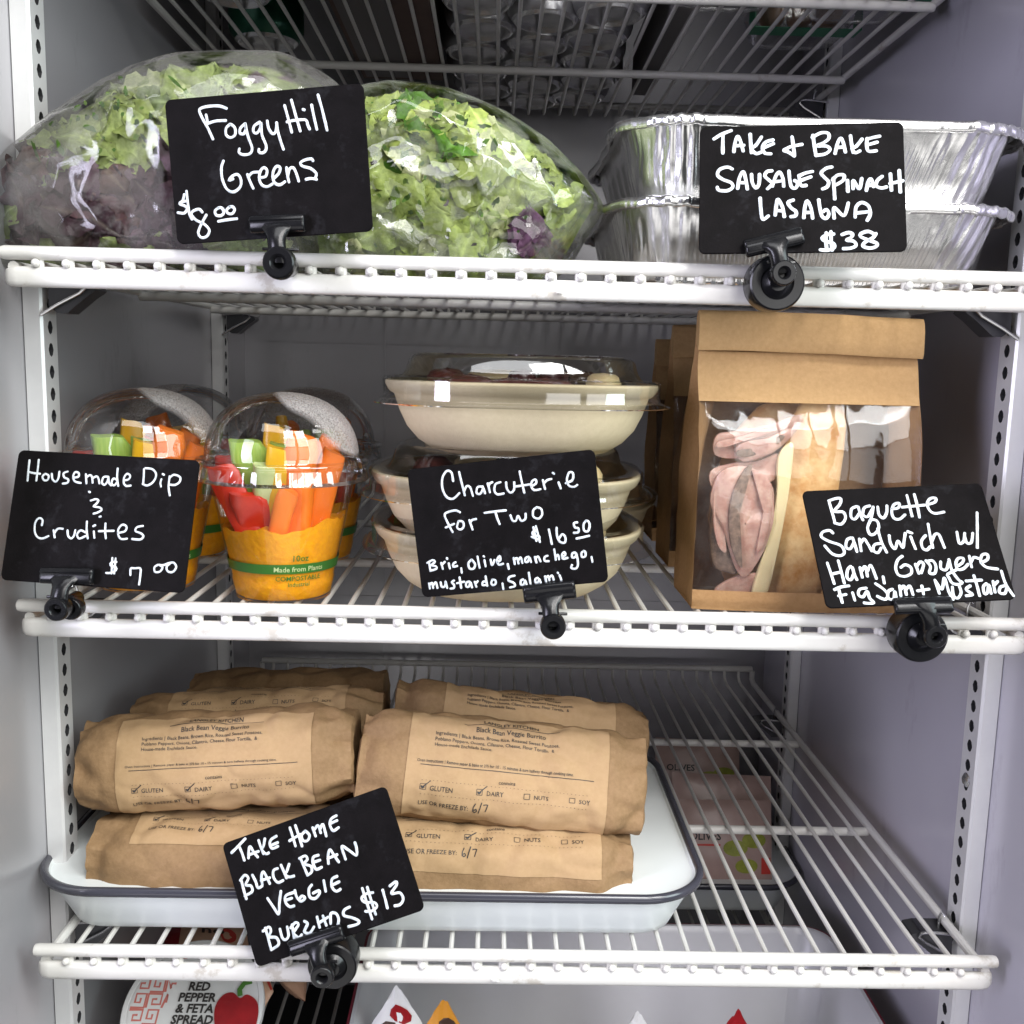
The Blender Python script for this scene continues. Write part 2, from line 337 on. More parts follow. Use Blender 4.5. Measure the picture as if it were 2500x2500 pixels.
# ------------------------------------------------------------------ wire shelves
ZX = {'T': .2818, 'A': .0558, 'B': -.1486, 'C': -.3701, 'D': -.612}
xl = at(159.5, 2334, -.004).x; xr = at(2347.5, 2381, -.004).x; NW = 34; SP = (xr-xl)/(NW-1); WX = [xl+i*SP for i in range(NW)]
Y1, Y2, YE = .2022, .3975, .594
def wire_shelf(zr, label):
    t = thing('wire_shelf', label, 'shelf', (0, 0, zr), 'white coated wire shelves')
    if not SH:
        r = MB(); r.rod((-.305, 0, zr), (.305, 0, zr), .0040, 14, e=.003)
        r.build('front_rail', M['coat'], t)
        lo = MB(); zc = zr-.0132; sec = []
        for k in range(16):
            a = 2*math.pi*k/16; c, s = math.cos(a), math.sin(a)
            sec.append((.0036*math.copysign(abs(c)**.7, c),   .0058*math.copysign(abs(s)**.8, s)))
        rings = []
        for x, q, bk in ((-.3035, .35, .004), (-.303, .75, .003), (-.300, .95, .0012), (-.295, 1, 0), (.295, 1, 0), (.300, .95, .0012), (.303, .75, .003), (.3035, .35, .004)):
            rings.append([V((x, bk+a*q, zc+b*q)) for a, b in sec])
        lo.loft(rings)
        # plastic webs that bridge the two rails round each wire end
        for x in WX:
            h = SP*.10; pr = []
            for k in range(9):
                f = k/8*2-1; z_top = zr-.0034-.0012*(1-abs(f)**4); pr.append((x+f*h, z_top))
            lo.box((x-h, -.0014, zr-.0080), (x+h, .0016, zr-.0030))
            for sx in (-1, 1): lo.tube([(x+sx*h, .0002, zr-.0085), (x+sx*h, .0002, zr-.003)], .0017, 8, caps=False)
        lo.build('lower_rail', M['coat'], t, angle=40)
        for sx in (-1, 1):
            b = MB(); X = sx*.2985
            b.tube([(X, .001, zr-.0075), (X, .10, zr-.0075), (X, .3, zr-.0075), (X, .5, zr-.0075), (X, .585, zr-.0075), (X, YE, zr-.004), (X, YE, zr+.006)], .0031, 10)
            b.build('side_bar', M['coat'], t)
        for y in (Y1, Y2):
            MB().rod((-.298, y, zr-.0109), (.298, y, zr-.0109), .0036, 12).build('cross_bar', M['coat'], t)
        MB().rod((-.2985, YE, zr+.0085), (.2985, YE, zr+.0085), .0036, 12).build('back_bar', M['coat'], t)
        wm = MB(); zw = zr-.0057
        wm.tube([(0, -.0030, zw), (0, .02, zw), (0, .2, zw), (0, .4, zw), (0, .575, zw), (0, .585, zw+.0015), (0, .5895, zw+.006), (0, .5905, zw+.012)], .00172, 8)
        wm.ball((0, -.0034, zw), .0024, 8)
        w0 = wm.build('wire', M['coat'], t)
        w0.location.x = WX[0]
        for x in WX[1:]:
            c = w0.copy(); COL.objects.link(c); c.location.x = x
        SH.append(t); return t
    return None
SH = []
names = {'T': 'topmost white wire shelf, seen from underneath, carrying the cans',
         'A': 'white wire shelf under the bagged greens and foil pans',
         'B': 'white wire shelf under the crudites cups, bowls and paper bags',
         'C': 'white wire shelf under the enamel tray of wrapped burritos',
         'D': 'lowest white wire shelf, under the dip tub and the white bin'}
shelf = {}
shelf['A'] = wire_shelf(ZX['A'], names['A'])
for k in 'TBCD': shelf[k] = dup(shelf['A'], (0, 0, ZX[k]), names[k])
# small dings where the coating has chipped
for k, u, v in (('A', 1365, 715), ('C', 1210, 2393)):
    p = at(u, v, -.0045); mb = MB()
    for i in range(9):
        a = i*.7; q = p+V((.0022*math.cos(a)*(1+.4*math.sin(5*i)), -.0004*(i % 3), .0009*math.sin(a)))
        mb.tube([p, (p+q)/2+V((0, -.0006, .0003)), q], [.0009, .0007, .0003], 6)
    o = mb.build('coating_chip', M['coat'], shelf[k])

# ------------------------------------------------------------------ shelf clips
def shelf_clip(side, y, z, label):
    t = thing('shelf_clip', label, 'shelf clip', (side*.306, y, z-.0125), 'shelf support clips')
    s = -side; X = side*.306
    pts = [(X+s*.0005, y-.012, z-.0125), (X+s*.022, y-.012, z-.0108), (X+s*.0275, y-.012, z-.0118), (X+s*.0285, y-.012, z-.0145),
           (X+s*.024, y-.012, z-.0185), (X+s*.010, y-.012, z-.026), (X-s*.0003, y-.012, z-.0325)]
    wm = MB(); wm.tube(pts, .0011, 8); wm.build('wire_edge', M['chrome'], t)
    poly = [(.004, -.0120), (.026, -.0120), (.0325, -.0135), (.0335, -.0165), (.027, -.021), (.015, -.031), (.009, -.031), (.004, -.027)]
    pm = MB(); pm.prism(poly, lambda a, b, d: V((X+s*a, y-.010+d, z+b)), .018); pm.build('tongue', M['darkmetal'], t, smooth=False)
    hk = MB(); hk.tube([(X+s*.012, y-.004, z-.012), (X+s*.012, y-.004, z-.004), (X+s*.0115, y-.006, z+.001), (X+s*.010, y-.008, z-.001)], .0009, 8); hk.build('hook', M['chrome'], t)
    return t
nm = {'A': 'shelf with the greens', 'B': 'shelf with the cups', 'C': 'shelf with the enamel tray', 'T': 'topmost shelf'}
for k in 'TABC':
    for sd in (-1, 1):
        for yy, wd in ((YPF, 'front'), (YPB, 'rear')):
            if k == 'T' and (wd == 'front' or sd < 0): continue
            shelf_clip(sd, yy, ZX[k], f'steel clip holding the {wd} {"left" if sd < 0 else "right"} corner of the {nm[k]}')

# ------------------------------------------------------------------ price signs
def rotm(a):
    th = V(a).length; return Matrix.Rotation(th, 3, V(a).normalized())
SIGN = {}
SW, SHH, ST = .1104, .0763, .0015
def price_sign(key, pose, org, sc, pen, strokes, label):
    c = V(pose[:3]); R = rotm(pose[3:]); SIGN[key] = (c, R)
    t = thing('price_sign', label, 'sign', c, 'black handwritten price signs')
    t.rotation_mode = 'QUATERNION'; t.rotation_quaternion = R.to_quaternion(); ORG[t.name] = (0, 0, 0)
    cr = .0036; poly = []
    for cx, cz, a0 in ((1, 1, 0), (-1, 1, 90), (-1, -1, 180), (1, -1, 270)):
        for k in range(7):
            a = rad(a0+k*15); poly.append((cx*(SW/2-cr)+cr*math.cos(a), cz*(SHH/2-cr)+cr*math.sin(a)))
    mb = MB(); rings = []
    for y, g in ((ST/2, -.0003), (ST/2-.0003, 0), (-ST/2+.0003, 0), (-ST/2, -.0003)):
        rings.append([V((x*(1+g/.055), y, z*(1+g/.038))) for x, z in poly])
    mb.loft(rings); mb.build('board', M['board'], t, angle=30)
    # handwriting: pen strokes that follow the photographed lettering, on the board's own face
    n = R @ V((0, -1, 0)); p0 = c+n*ST/2; lm = MB(); Rt = R.transposed(); r0 = random.Random(len(strokes))
    def loc(x, y):
        d = ray(org[0]+x*sc, org[1]+y*sc); q = CAM+d*((p0-CAM).dot(n)/d.dot(n)); l = Rt @ (q-c); return V((max(-SW/2+.0012, min(SW/2-.0012, l.x)), max(-SHH/2+.001, min(SHH/2-.001, l.z))))
    hw0 = pen*sc/F_PX*.45/2
    for si, st in enumerate(strokes):
        P = [loc(x, y) for x, y in st]
        if len(P) == 1: P = [P[0], P[0]+V((.0003, .0001))]
        Q = []
        for i in range(len(P)-1):
            a, b, cc, d = P[max(i-1, 0)], P[i], P[i+1], P[min(i+2, len(P)-1)]
            m = max(2, int((cc-b).length/.0006))
            for k in range(m):
                u = k/m; Q.append(.5*((2*b)+(cc-a)*u+(2*a-5*b+4*cc-d)*u*u+(3*b-a-3*cc+d)*u**3))
        Q.append(P[-1]); rings = []; seed = r0.random()*50
        t0 = (Q[1]-Q[0]).normalized(); t1 = (Q[-1]-Q[-2]).normalized()
        full = [(Q[0]-t0*hw0*f, t0, g) for f, g in ((.95, .3), (.75, .66), (.4, .92))]
        for i, q in enumerate(Q):
            tg = (Q[min(i+1, len(Q)-1)]-Q[max(i-1, 0)])
            full.append((q, tg.normalized() if tg.length > 1e-9 else t0, 1))
        full += [(Q[-1]+t1*hw0*f, t1, g) for f, g in ((.4, .92), (.75, .66), (.95, .3))]
        h = .00010+.000012*(si % 9)
        for i, (q, tg, g) in enumerate(full):
            nn = V((-tg.y, tg.x)); hw = hw0*g*(1+.16*nz(i*.13, seed))
            rings.append([V((q.x+nn.x*hw*f, -ST/2-e, q.y+nn.y*hw*f)) for f, e in ((-1, .00002), (-.72, h), (.72, h), (1, .00002))])
        lm.loft(rings, closed=False, caps=False)
    lm.build('lettering', M['chalk'], t, angle=70)
    return t
def S_(t): return [[tuple(int(n) for n in p.split()) for p in st.split(',')] for st in t.split(';')]
price_sign('foggy', [-0.1486, -0.0212, 0.1031, -0.0115, -0.0733, -0.1303], (400, 200), 0.26915, 30, S_('568 240,500 218,400 222,335 240,322 265,350 330,400 420,445 518;383 300,393 345,400 380;395 378,470 355,562 350;600 385,565 420,565 480,605 505,645 480,645 420,610 385,595 388;735 380,695 420,690 465,725 470,745 420,738 375,745 420,765 500,800 600,780 650,720 660,682 640,685 608;870 365,820 400,812 450,842 465,875 420,880 370,890 480,928 580,918 630,885 645,862 635,862 612;938 355,950 420,985 470,1015 450,1025 375;1022 370,1035 450,1060 540,1085 612;1095 215,1130 340,1160 458;1157 165,1195 300,1237 445;1118 362,1190 348,1285 345,1305 390,1322 428;1262 250,1275 254;1340 210,1362 320,1388 430;1398 118,1430 230,1460 350,1480 438;540 718,522 780,530 880,570 970,630 998,690 955,700 890,670 840,620 855,590 893,628 880;758 840,780 900,810 965;765 865,800 825,855 818;880 868,925 855,935 800,905 778,875 812,865 880,890 935,940 950,985 925;995 875,1042 830,1055 780,1025 765,995 805,988 870,1010 920,1055 932,1098 905;1112 778,1120 840,1135 908;1125 850,1140 790,1175 780,1205 840,1223 900;1352 715,1338 698,1280 708,1238 735,1260 765,1330 785,1382 830,1375 868;1290 884,1335 876,1385 885;185 1022,172 1075,142 1105,190 1125,212 1150,185 1190,128 1186;160 1090,205 1080;205 992,215 1080,230 1190,255 1245;348 1182,320 1155,265 1172,250 1205,295 1255,365 1290,412 1345,390 1400,340 1412,312 1370,335 1300,385 1207;500 1140,465 1170,475 1208,520 1212,545 1180,525 1143,495 1142;600 1132,570 1160,582 1192,620 1195,642 1160,625 1132,598 1133;495 1265,580 1250,662 1241'),
    'black sign reading Foggy Hill Greens in front of the salad bags')
price_sign('lasagna', [0.1426, -0.0162, 0.1, -0.3287, 0.0011, -0.1435], (1700, 290), 0.26915, 38, S_('160 183,230 140,315 107;242 150,240 230,240 312;340 300,350 220,375 160,402 210,425 292;350 245,430 240;488 140,493 220,500 308;590 165,540 240,500 270,540 315,590 302;695 192,630 212,600 260,620 310,675 318;612 262,698 226;868 165,880 250,890 335;795 285,860 252,958 232;795 288,840 305,888 338;1058 150,1070 240,1085 335;1050 170,1130 128,1195 132,1200 180,1150 220,1095 245,1180 248,1212 280,1170 318,1090 332;1258 315,1280 225,1310 175,1335 225,1352 302;1275 260,1340 256;1398 155,1408 230,1422 305;1502 185,1450 250,1412 268,1440 308,1482 292;1548 180,1545 240,1562 293,1632 290;1548 185,1610 168,1662 158;1555 236,1640 212;325 455,280 438,212 460,192 510,240 550,315 580,330 620,280 652,205 648,190 622;375 632,390 540,425 480,448 550,462 637;385 580,450 580;500 505,508 580,540 628,568 590,573 505;685 472,640 480,622 520,660 558,688 590,645 635;690 612,720 520,755 485,785 540,792 612;705 572,785 562;840 475,848 560,865 620,900 628,920 585,892 560;930 515,938 570,952 606,995 604;938 515,990 492,1052 478;945 560,1038 527;1228 438,1180 448,1132 490,1160 530,1198 570,1188 615,1145 636;1242 540,1250 640,1255 728;1235 555,1280 512,1338 512,1330 560,1262 602;1370 560,1375 660;1422 635,1422 560,1478 635,1500 542;1542 650,1560 570,1585 545,1608 615;1550 606,1605 600;1685 523,1642 560,1632 608,1680 628,1725 618;1760 500,1770 648;1840 470,1850 665;1755 588,1880 562;578 720,585 820,602 912,652 882;715 875,725 790,740 730,780 800,798 888;725 832,785 836;878 737,832 760,862 810,902 840,902 878,858 888;975 898,985 800,1005 745,1040 810,1055 902;985 850,1045 850;1110 735,1122 820,1142 888,1180 902,1202 860,1180 822,1152 842;1250 902,1250 805,1338 878,1378 765;1440 892,1450 800,1500 760,1560 790,1578 860,1550 922;1455 855,1572 842;1178 1035,1176 1120,1185 1205;1220 1025,1222 1110,1232 1205;1245 1046,1190 1050,1140 1080,1170 1110,1240 1130,1250 1168,1190 1192,1125 1188;1322 1050,1380 1032,1418 1047,1400 1080,1362 1100,1428 1112,1448 1150,1400 1173,1335 1178;1618 1050,1560 1022,1492 1042,1492 1070,1560 1100,1638 1130,1628 1160,1570 1173,1512 1155,1530 1120,1600 1080,1628 1042'),
    'black sign reading Take + Bake Sausage Spinach Lasagna before the foil pans')
price_sign('dip', [-0.2489, -0.0133, -0.0944, -0.2817, 0.0394, -0.1287], (0, 1090), 0.25880, 25, S_('278 130,267 230,260 322;365 127,355 220,342 322;268 240,320 252,378 258;425 258,400 285,415 318,448 315,458 275,428 258;488 258,495 310,525 332,550 300,560 238;638 237,600 252,605 290,643 311,635 343,592 350;690 295,738 285,743 252,710 242,690 280,705 328,762 345;810 262,815 348;815 290,850 270,868 290,873 343;873 300,910 282,928 300,938 348;1020 285,977 290,962 340,985 362,1013 330,1023 288;1022 290,1027 340,1048 368;1110 208,1105 290,1115 372;1102 315,1070 302,1052 345,1075 368,1103 340;1170 320,1213 310,1228 277,1200 257,1172 290,1167 343,1190 372,1232 369;1358 215,1355 290,1350 350;1372 205,1438 215,1473 265,1448 330,1392 368,1347 355;1522 310,1513 345,1518 378;1535 260,1547 267;1600 282,1590 380,1602 462;1597 300,1640 267,1698 290,1693 335,1650 363,1603 360;840 427,848 432;857 510,905 497,928 511,902 548,882 565,943 577,958 600,920 623,883 634;940 663,950 660;395 743,400 692,365 677,332 720,327 800,352 853,400 868,457 845;505 792,515 858;511 820,545 777,593 777;637 792,642 840,670 868,698 840,710 790;820 708,817 790,828 868;805 810,760 792,727 830,747 868,808 845;885 802,890 862;880 752,898 743;995 727,992 800,998 867;932 799,1073 796;1115 815,1178 800,1193 757,1155 738,1117 780,1117 840,1145 873,1198 870;1348 750,1292 762,1277 798,1330 820,1353 850,1320 878,1248 873;1060 1052,1052 1198;1090 1057,1077 1198;1098 1090,1052 1092,1042 1120,1093 1140,1093 1168,1032 1193,1002 1193;1230 1212,1233 1152,1270 1150,1323 1152,1323 1220,1312 1302;1490 1117,1457 1140,1462 1183,1508 1180,1533 1140,1500 1117;1500 1117,1540 1120,1590 1102,1638 1097,1662 1138,1630 1183,1582 1178,1572 1135,1600 1108'),
    'black sign reading Housemade Dip & Crudites before the domed cups')
price_sign('char', [-0.0152, -0.0131, -0.0921, -0.0522, -0.1415, -0.1793], (990, 1090), 0.26398, 26, S_('440 320,425 242,382 227,342 290,342 390,382 468,440 483,498 432;495 237,520 340,548 452;540 420,565 367,598 380,623 457;715 372,667 377,657 430,690 438,713 400,718 380,735 433;760 342,780 423;767 370,780 342,803 331;878 331,832 350,822 410,850 443,908 435;930 332,937 390,970 428,1003 400,1005 332;1055 232,1075 330,1098 428;1022 370,1147 351;1167 368,1208 340,1203 307,1172 320,1162 365,1190 403,1248 395;1270 312,1290 393;1277 345,1310 312,1348 301;1415 332,1435 388;1362 245,1373 253;1482 340,1543 310,1548 247,1512 242,1492 310,1512 363,1558 374,1588 356;503 609,460 592,382 611,362 640,392 710,435 792;372 750,450 716;490 690,477 750,510 768,538 740,530 697,494 690;590 682,620 768;597 710,615 682,652 671;732 615,830 601,928 591;830 602,847 660,870 718;970 637,990 685,1020 688,1040 642,1070 688,1108 670,1110 622;1215 562,1182 590,1182 648,1230 668,1263 630,1253 577,1212 562;1213 775,1177 790,1182 820,1238 832,1228 858,1167 836;1182 748,1210 873;1205 738,1243 883;1325 768,1340 835,1353 902;1397 752,1402 830,1430 883,1473 888,1478 840,1450 812,1422 848;1588 702,1557 711,1567 750,1598 757,1598 793,1557 799;1670 687,1647 720,1652 778,1688 783,1703 730,1690 692,1668 687;1582 852,1640 840,1698 826;217 1068,230 1148;202 1077,250 1052,273 1066,237 1100,278 1107,288 1130,232 1150;330 1077,345 1133;337 1095,363 1067;400 1082,410 1128;382 1033,386 1040;463 1071,442 1085,442 1113,478 1105;515 1127,520 1167;610 1047,582 1080,592 1128,628 1130,643 1090,612 1047;665 1018,685 1122;730 1052,740 1108;723 1016,727 1020;787 1047,800 1098,823 1050;847 1070,878 1050,870 1013,847 1050,862 1093,902 1085;945 1088,955 1132;1000 1032,1010 1088;1005 1050,1030 1032,1045 1083;1045 1050,1065 1027,1080 1078;1138 1021,1112 1030,1107 1068,1133 1065,1145 1027,1160 1068;1197 1022,1210 1073;1202 1040,1225 1017,1248 1063;1313 1011,1287 1022,1287 1058,1323 1060;1375 952,1390 1048;1390 1020,1410 1002,1420 1043;1447 1020,1478 1005,1470 977,1447 1000,1457 1038,1498 1030;1568 981,1542 990,1542 1028,1573 1020,1577 987,1595 1080,1578 1128,1532 1125,1540 1097;1650 967,1627 985,1632 1023,1663 1015,1663 977,1648 967;1720 1022,1728 1067;217 1267,225 1313;222 1285,245 1262,255 1308;255 1285,280 1257,295 1308;325 1257,335 1298,365 1293,370 1247,385 1308;448 1241,427 1255,448 1280,448 1308,417 1315;500 1212,515 1308;477 1265,543 1251;590 1250,562 1260,562 1298,588 1295,600 1255,615 1303;640 1252,655 1298;647 1270,668 1246;740 1202,755 1288;745 1250,717 1252,712 1283,748 1280;805 1232,792 1260,805 1283,833 1270,830 1237,803 1232;897 1268,905 1322;1008 1195,962 1207,952 1240,998 1260,1013 1290,967 1305;1088 1231,1067 1240,1067 1278,1093 1275,1105 1237,1120 1278;1140 1168,1155 1268;1223 1216,1202 1225,1202 1258,1228 1255,1235 1222,1250 1258;1290 1202,1300 1248;1297 1220,1320 1197,1330 1238;1330 1215,1355 1192,1370 1233;1425 1192,1440 1233;1407 1167,1411 1172'),
    'black sign reading Charcuterie for Two before the stacked bowls')
price_sign('bag', [0.2212, -0.007, -0.0995, -0.6242, -0.0681, 0.0003], (1950, 1170), 0.27950, 33, S_('265 195,295 300,318 385;262 188,330 167,368 172,358 220,312 280,388 287,408 340,370 392,312 380;508 237,462 260,457 328,490 348,528 300;520 242,540 310,560 356;620 232,572 250,562 308,600 328,638 270;650 242,632 340,602 420,620 478,658 480,698 430,688 370,650 352,620 362;690 242,702 310,740 338,768 290,770 232;812 260,868 250,878 210,832 222,812 280,830 338,880 348,928 310;945 142,970 240,990 322;1010 132,1035 230,1055 332;902 244,1000 235,1100 225;1122 222,1188 200,1198 167,1152 167,1122 210,1142 270,1190 298,1268 286;298 470,270 447,212 460,197 500,260 540,368 580,398 640,360 668,292 650,228 582;458 511,422 530,412 590,448 608,478 560;470 512,490 570,508 632;530 522,545 626;540 560,570 522,600 560,638 626;690 432,720 540,768 638;708 561,662 572,652 620,690 643,720 600;790 492,802 560,840 608,868 540,908 598,920 540,930 472;978 502,1000 560,1020 607;952 457,988 470;1108 491,1072 540,1082 600,1118 618,1148 590;1130 392,1145 480,1170 597;1165 540,1190 482,1223 482,1250 540,1273 597;1382 462,1402 558,1440 542,1450 472;1450 500,1470 558,1508 550,1520 472;1558 292,1560 450,1560 597;250 732,280 820,310 912;345 712,370 800,398 907;282 830,368 810;453 761,427 790,422 858,455 878,478 830;470 772,485 830,508 877;535 772,555 857;552 800,580 762,600 847;602 800,630 752,678 867;737 852,747 907;903 672,862 710,847 780,872 835,930 848,983 820,978 770,930 747,892 770;1020 742,1048 822;1028 765,1060 722,1090 742,1070 818;1112 712,1150 760,1142 818,1188 820,1198 760,1170 712,1122 717;1240 722,1242 778,1288 790,1310 722;1312 702,1340 800,1398 880,1428 900,1398 918,1342 908,1312 860,1302 830,1378 790;1382 760,1428 730,1438 692,1392 692,1372 740,1392 788,1440 780,1478 742;1490 672,1510 767;1507 720,1530 682,1568 691;1592 730,1648 700,1648 657,1602 662,1592 720,1640 768,1738 784;347 952,365 1020,380 1077;312 964,370 941,437 931;347 1019,412 1006;470 992,490 1057;588 951,532 962,522 1008,560 1028,598 980,620 1040,656 1078,612 1084,572 1080;672 912,740 960,778 1010,760 1048,722 1040,687 1022;818 961,782 980,782 1038,828 1048,840 980,852 1042;882 932,892 1017;892 960,920 932,940 1007;940 960,970 932,998 1007;1075 932,1090 1002;1037 975,1137 960;1190 882,1228 997;1192 885,1250 960,1272 862,1310 980,1348 1050;1342 942,1352 1018,1390 1038,1418 990,1402 932;1498 931,1462 960,1498 990,1518 1008,1462 1018;1530 842,1560 940,1580 1017;1462 889,1597 880;1638 911,1612 940,1622 998,1648 990,1660 922,1680 997;1697 892,1715 987;1702 930,1738 892;1770 802,1810 920,1878 1017;1798 931,1762 942,1752 988,1798 998,1818 950'),
    'black sign reading Baguette Sandwich, leaning back beside the paper bag')
price_sign('burr', [-0.1233, -0.0102, -0.3127, -0.3128, -0.3807, -0.1047], (530, 1910), 0.26915, 34, S_('132 638,190 580,255 512;197 572,225 640,247 706;285 686,287 620,300 582,330 630,368 678;295 655,375 626;377 527,400 600,420 647;433 512,420 580,405 608,440 648,468 640;537 488,490 520,478 560,500 600,552 580;490 572,550 546;660 412,688 500,710 577;710 392,740 480,770 577;657 530,755 472;800 442,767 480,780 528,820 528,838 480,802 442;867 412,893 487;882 430,915 392,940 457;937 420,960 382,990 487;1082 302,1037 330,1022 380,1052 438,1102 410;1035 370,1088 346;217 880,240 970,265 1057;212 890,250 842,283 870,260 930,308 940,318 990,252 1030;320 842,350 900,370 957,408 940;410 927,402 850,420 812,450 860,478 918;400 890,477 866;548 781,512 800,512 860,550 908,598 890;580 752,610 820,628 867;653 742,630 810,612 830,650 858,697 850;757 690,790 770,818 837;747 690,800 667,818 700,787 740,848 760,858 810,820 843;918 661,872 680,872 740,900 788,948 770;875 725,933 706;1010 737,1007 660,1025 612,1060 660,1103 722;1005 690,1088 656;1165 697,1132 582,1200 620,1263 662,1265 600,1250 548;457 1052,510 1130,558 1195,565 1090,578 988;688 1001,622 1030,622 1090,660 1128,698 1120;628 1069,678 1051;705 982,722 1040,760 1078,798 1050,772 1030,752 1050;858 931,832 970,842 1040,890 1053,928 1010,923 982,872 1005;967 892,985 987;1088 852,1042 880,1042 950,1080 988,1118 970;1048 930,1107 902;437 1322,465 1420,490 1515;417 1350,470 1312,488 1350,470 1400,538 1410,558 1470,492 1518;570 1332,592 1410,620 1428,648 1390,635 1312;680 1292,700 1415;667 1320,710 1272,738 1290,700 1350,692 1370,740 1408,768 1382;792 1260,820 1280,800 1330,792 1358,840 1368,878 1312;907 1222,930 1315;960 1212,990 1297;932 1270,1007 1222;1030 1280,1032 1192,1080 1192,1103 1250,1085 1328;1202 1131,1152 1160,1152 1208,1230 1230,1288 1260,1268 1288,1192 1309;1317 962,1360 1100,1405 1240;1362 952,1400 1080,1438 1197;1413 1000,1352 1012,1312 1050,1340 1088,1428 1092,1448 1130,1400 1168,1347 1170;1502 977,1525 1060,1545 1140;1567 940,1620 902,1628 930,1582 1008,1658 1002,1688 1060,1660 1108,1612 1120'),
    'tilted black sign reading Take Home Black Bean Veggie Burritos')

# ------------------------------------------------------------------ sign clips
def sign_clip(key, j0, j1, ring, rr, label, disc=None, dr=0, ring2=None, jaw_h=.0046):
    c, R = SIGN[key]; n = R @ V((0, -1, 0)); pp = c+n*.0042
    def on(u, v):
        d = ray(u, v); return CAM+d*((pp-CAM).dot(n)/d.dot(n))
    a, b = on(*j0), on(*j1); mid = (a+b)/2; ax = (b-a).normalized(); up = n.cross(ax).normalized()
    if up.z < 0: up = -up
    yr = -.034; P = at(*ring, yr)
    t = thing('sign_clip', label, 'clip', P, 'black clips holding the signs')
    jm = MB(); hh = jaw_h; rings = []
    for k, q in ((0, .5), (.02, .9), (.05, 1), (.95, 1), (.98, .9), (1, .5)):
        p = a.lerp(b, k); sec = []
        for o, e in ((-1, -.0028), (-1.02, .0002), (-.75, .0016), (-.1, .0022), (.25, .0016), (.42, .0022), (.8, .0016), (1, .0004), (1, -.0028)):
            sec.append(p+up*hh*o*(.8+.2*q)+n*e*q)
        rings.append(sec)
    jm.loft(rings); jm.build('jaw', M['clip'], t, angle=50)
    nm_ = MB(); dn = (P-mid); L = dn.length; rings = []
    for k in range(9):
        f = k/8; p = mid.lerp(P+V((0, .002, 0)), f)+n*(.0005+.003*math.sin(math.pi*f))
        hw = lerp(.0086, .0048, sm(0, .45, f))+.0012*sm(.75, 1, f); th = .0022
        sd = ax.lerp(V((1, 0, 0)), f).normalized(); nr = n.lerp(V((0, -1, 0)), f).normalized()
        rings.append([p+sd*x*hw+nr*z*th for x, z in ((-1, -.6), (-1, .1), (-.7, .8), (0, 1.15), (.7, .8), (1, .1), (1, -.6), (0, -.75))])
    nm_.loft(rings); nm_.build('neck', M['clip'], t, angle=60)
    def roundel(name, C, r, y0, y1, hole):
        m = MB(); d = y1-y0
        pr = [(r*.86, d), (r*.97, d*.9), (r, d*.7), (r, d*.25), (r*.95, d*.07), (r*.86, 0), (hole*1.45, 0), (hole*1.15, d*.08), (hole, d*.16), (hole*.9, d*.7), (.0001, d*.72)]
        rg = [[V((C.x+q*math.cos(2*math.pi*k/36), y0+y, C.z+q*math.sin(2*math.pi*k/36))) for k in range(36)] for q, y in pr]
        m.loft(rg, True, False); return m.build(name, M['clip'], t, angle=35)
    roundel('pivot', P, rr, yr-.0035, yr+.006, rr*.36)
    pin = MB(); pin.rod((P.x-rr*1.12, yr+.004, P.z+rr*.85), (P.x+rr*1.12, yr+.004, P.z+rr*.85), .0009, 8); pin.build('pin', M['clip'], t)
    if ring2:
        Q = at(*ring2, yr+.014); roundel('pivot', Q, rr, yr+.009, yr+.017, rr*.36)
    if disc:
        Q = at(*disc, yr+.012); m = MB(); y0, y1 = yr+.010, -.0075; r = dr
        pr = [(r*.8, y1), (r*.98, y1-.0008), (r, y1-.002), (r, y0+.0022), (r*.965, y0+.0006), (r*.91, y0), (r*.60, y0+.0003), (r*.55, y0+.0013), (r*.5, y0+.0003), (r*.3, y0-.002), (.0001, y0-.002)]
        rg = [[V((Q.x+q*math.cos(2*math.pi*k/56), y, Q.z+q*math.sin(2*math.pi*k/56))) for k in range(56)] for q, y in pr]
        m.loft(rg, True, False); m.build('magnet_disc', M['clip'], t, angle=35)
    else:
        m = MB(); m.tube([(P.x, yr+.004, P.z), (P.x, -.0075, P.z)], rr*.62, 20); m.build('rear_jaw', M['clip'], t)
    return t
sign_clip('foggy', (609, 548), (744, 543), (682, 642), .0088, 'black clip under the Foggy Hill Greens sign')
sign_clip('lasagna', (1818, 606), (1961, 572), (1911, 667), .0070, 'black clip with large magnet disc under the lasagna sign', (1896, 690), .0157)
sign_clip('dip', (98, 1404), (228, 1407), (141, 1486), .0068, 'black clip with two pivot rings under the Housemade Dip sign', ring2=(178, 1482))
sign_clip('char', (1278, 1452), (1405, 1439), (1350, 1529), .0074, 'black clip under the Charcuterie for Two sign', jaw_h=.0052)
sign_clip('bag', (2183, 1478), (2325, 1474), (2281, 1553), .0068, 'black clip with magnet disc under the Baguette Sandwich sign', (2249, 1553), .0158)
sign_clip('burr', (706, 2318), (838, 2275), (788, 2380), .0072, 'black clip with magnet disc under the burrito sign', (812, 2357), .0152)

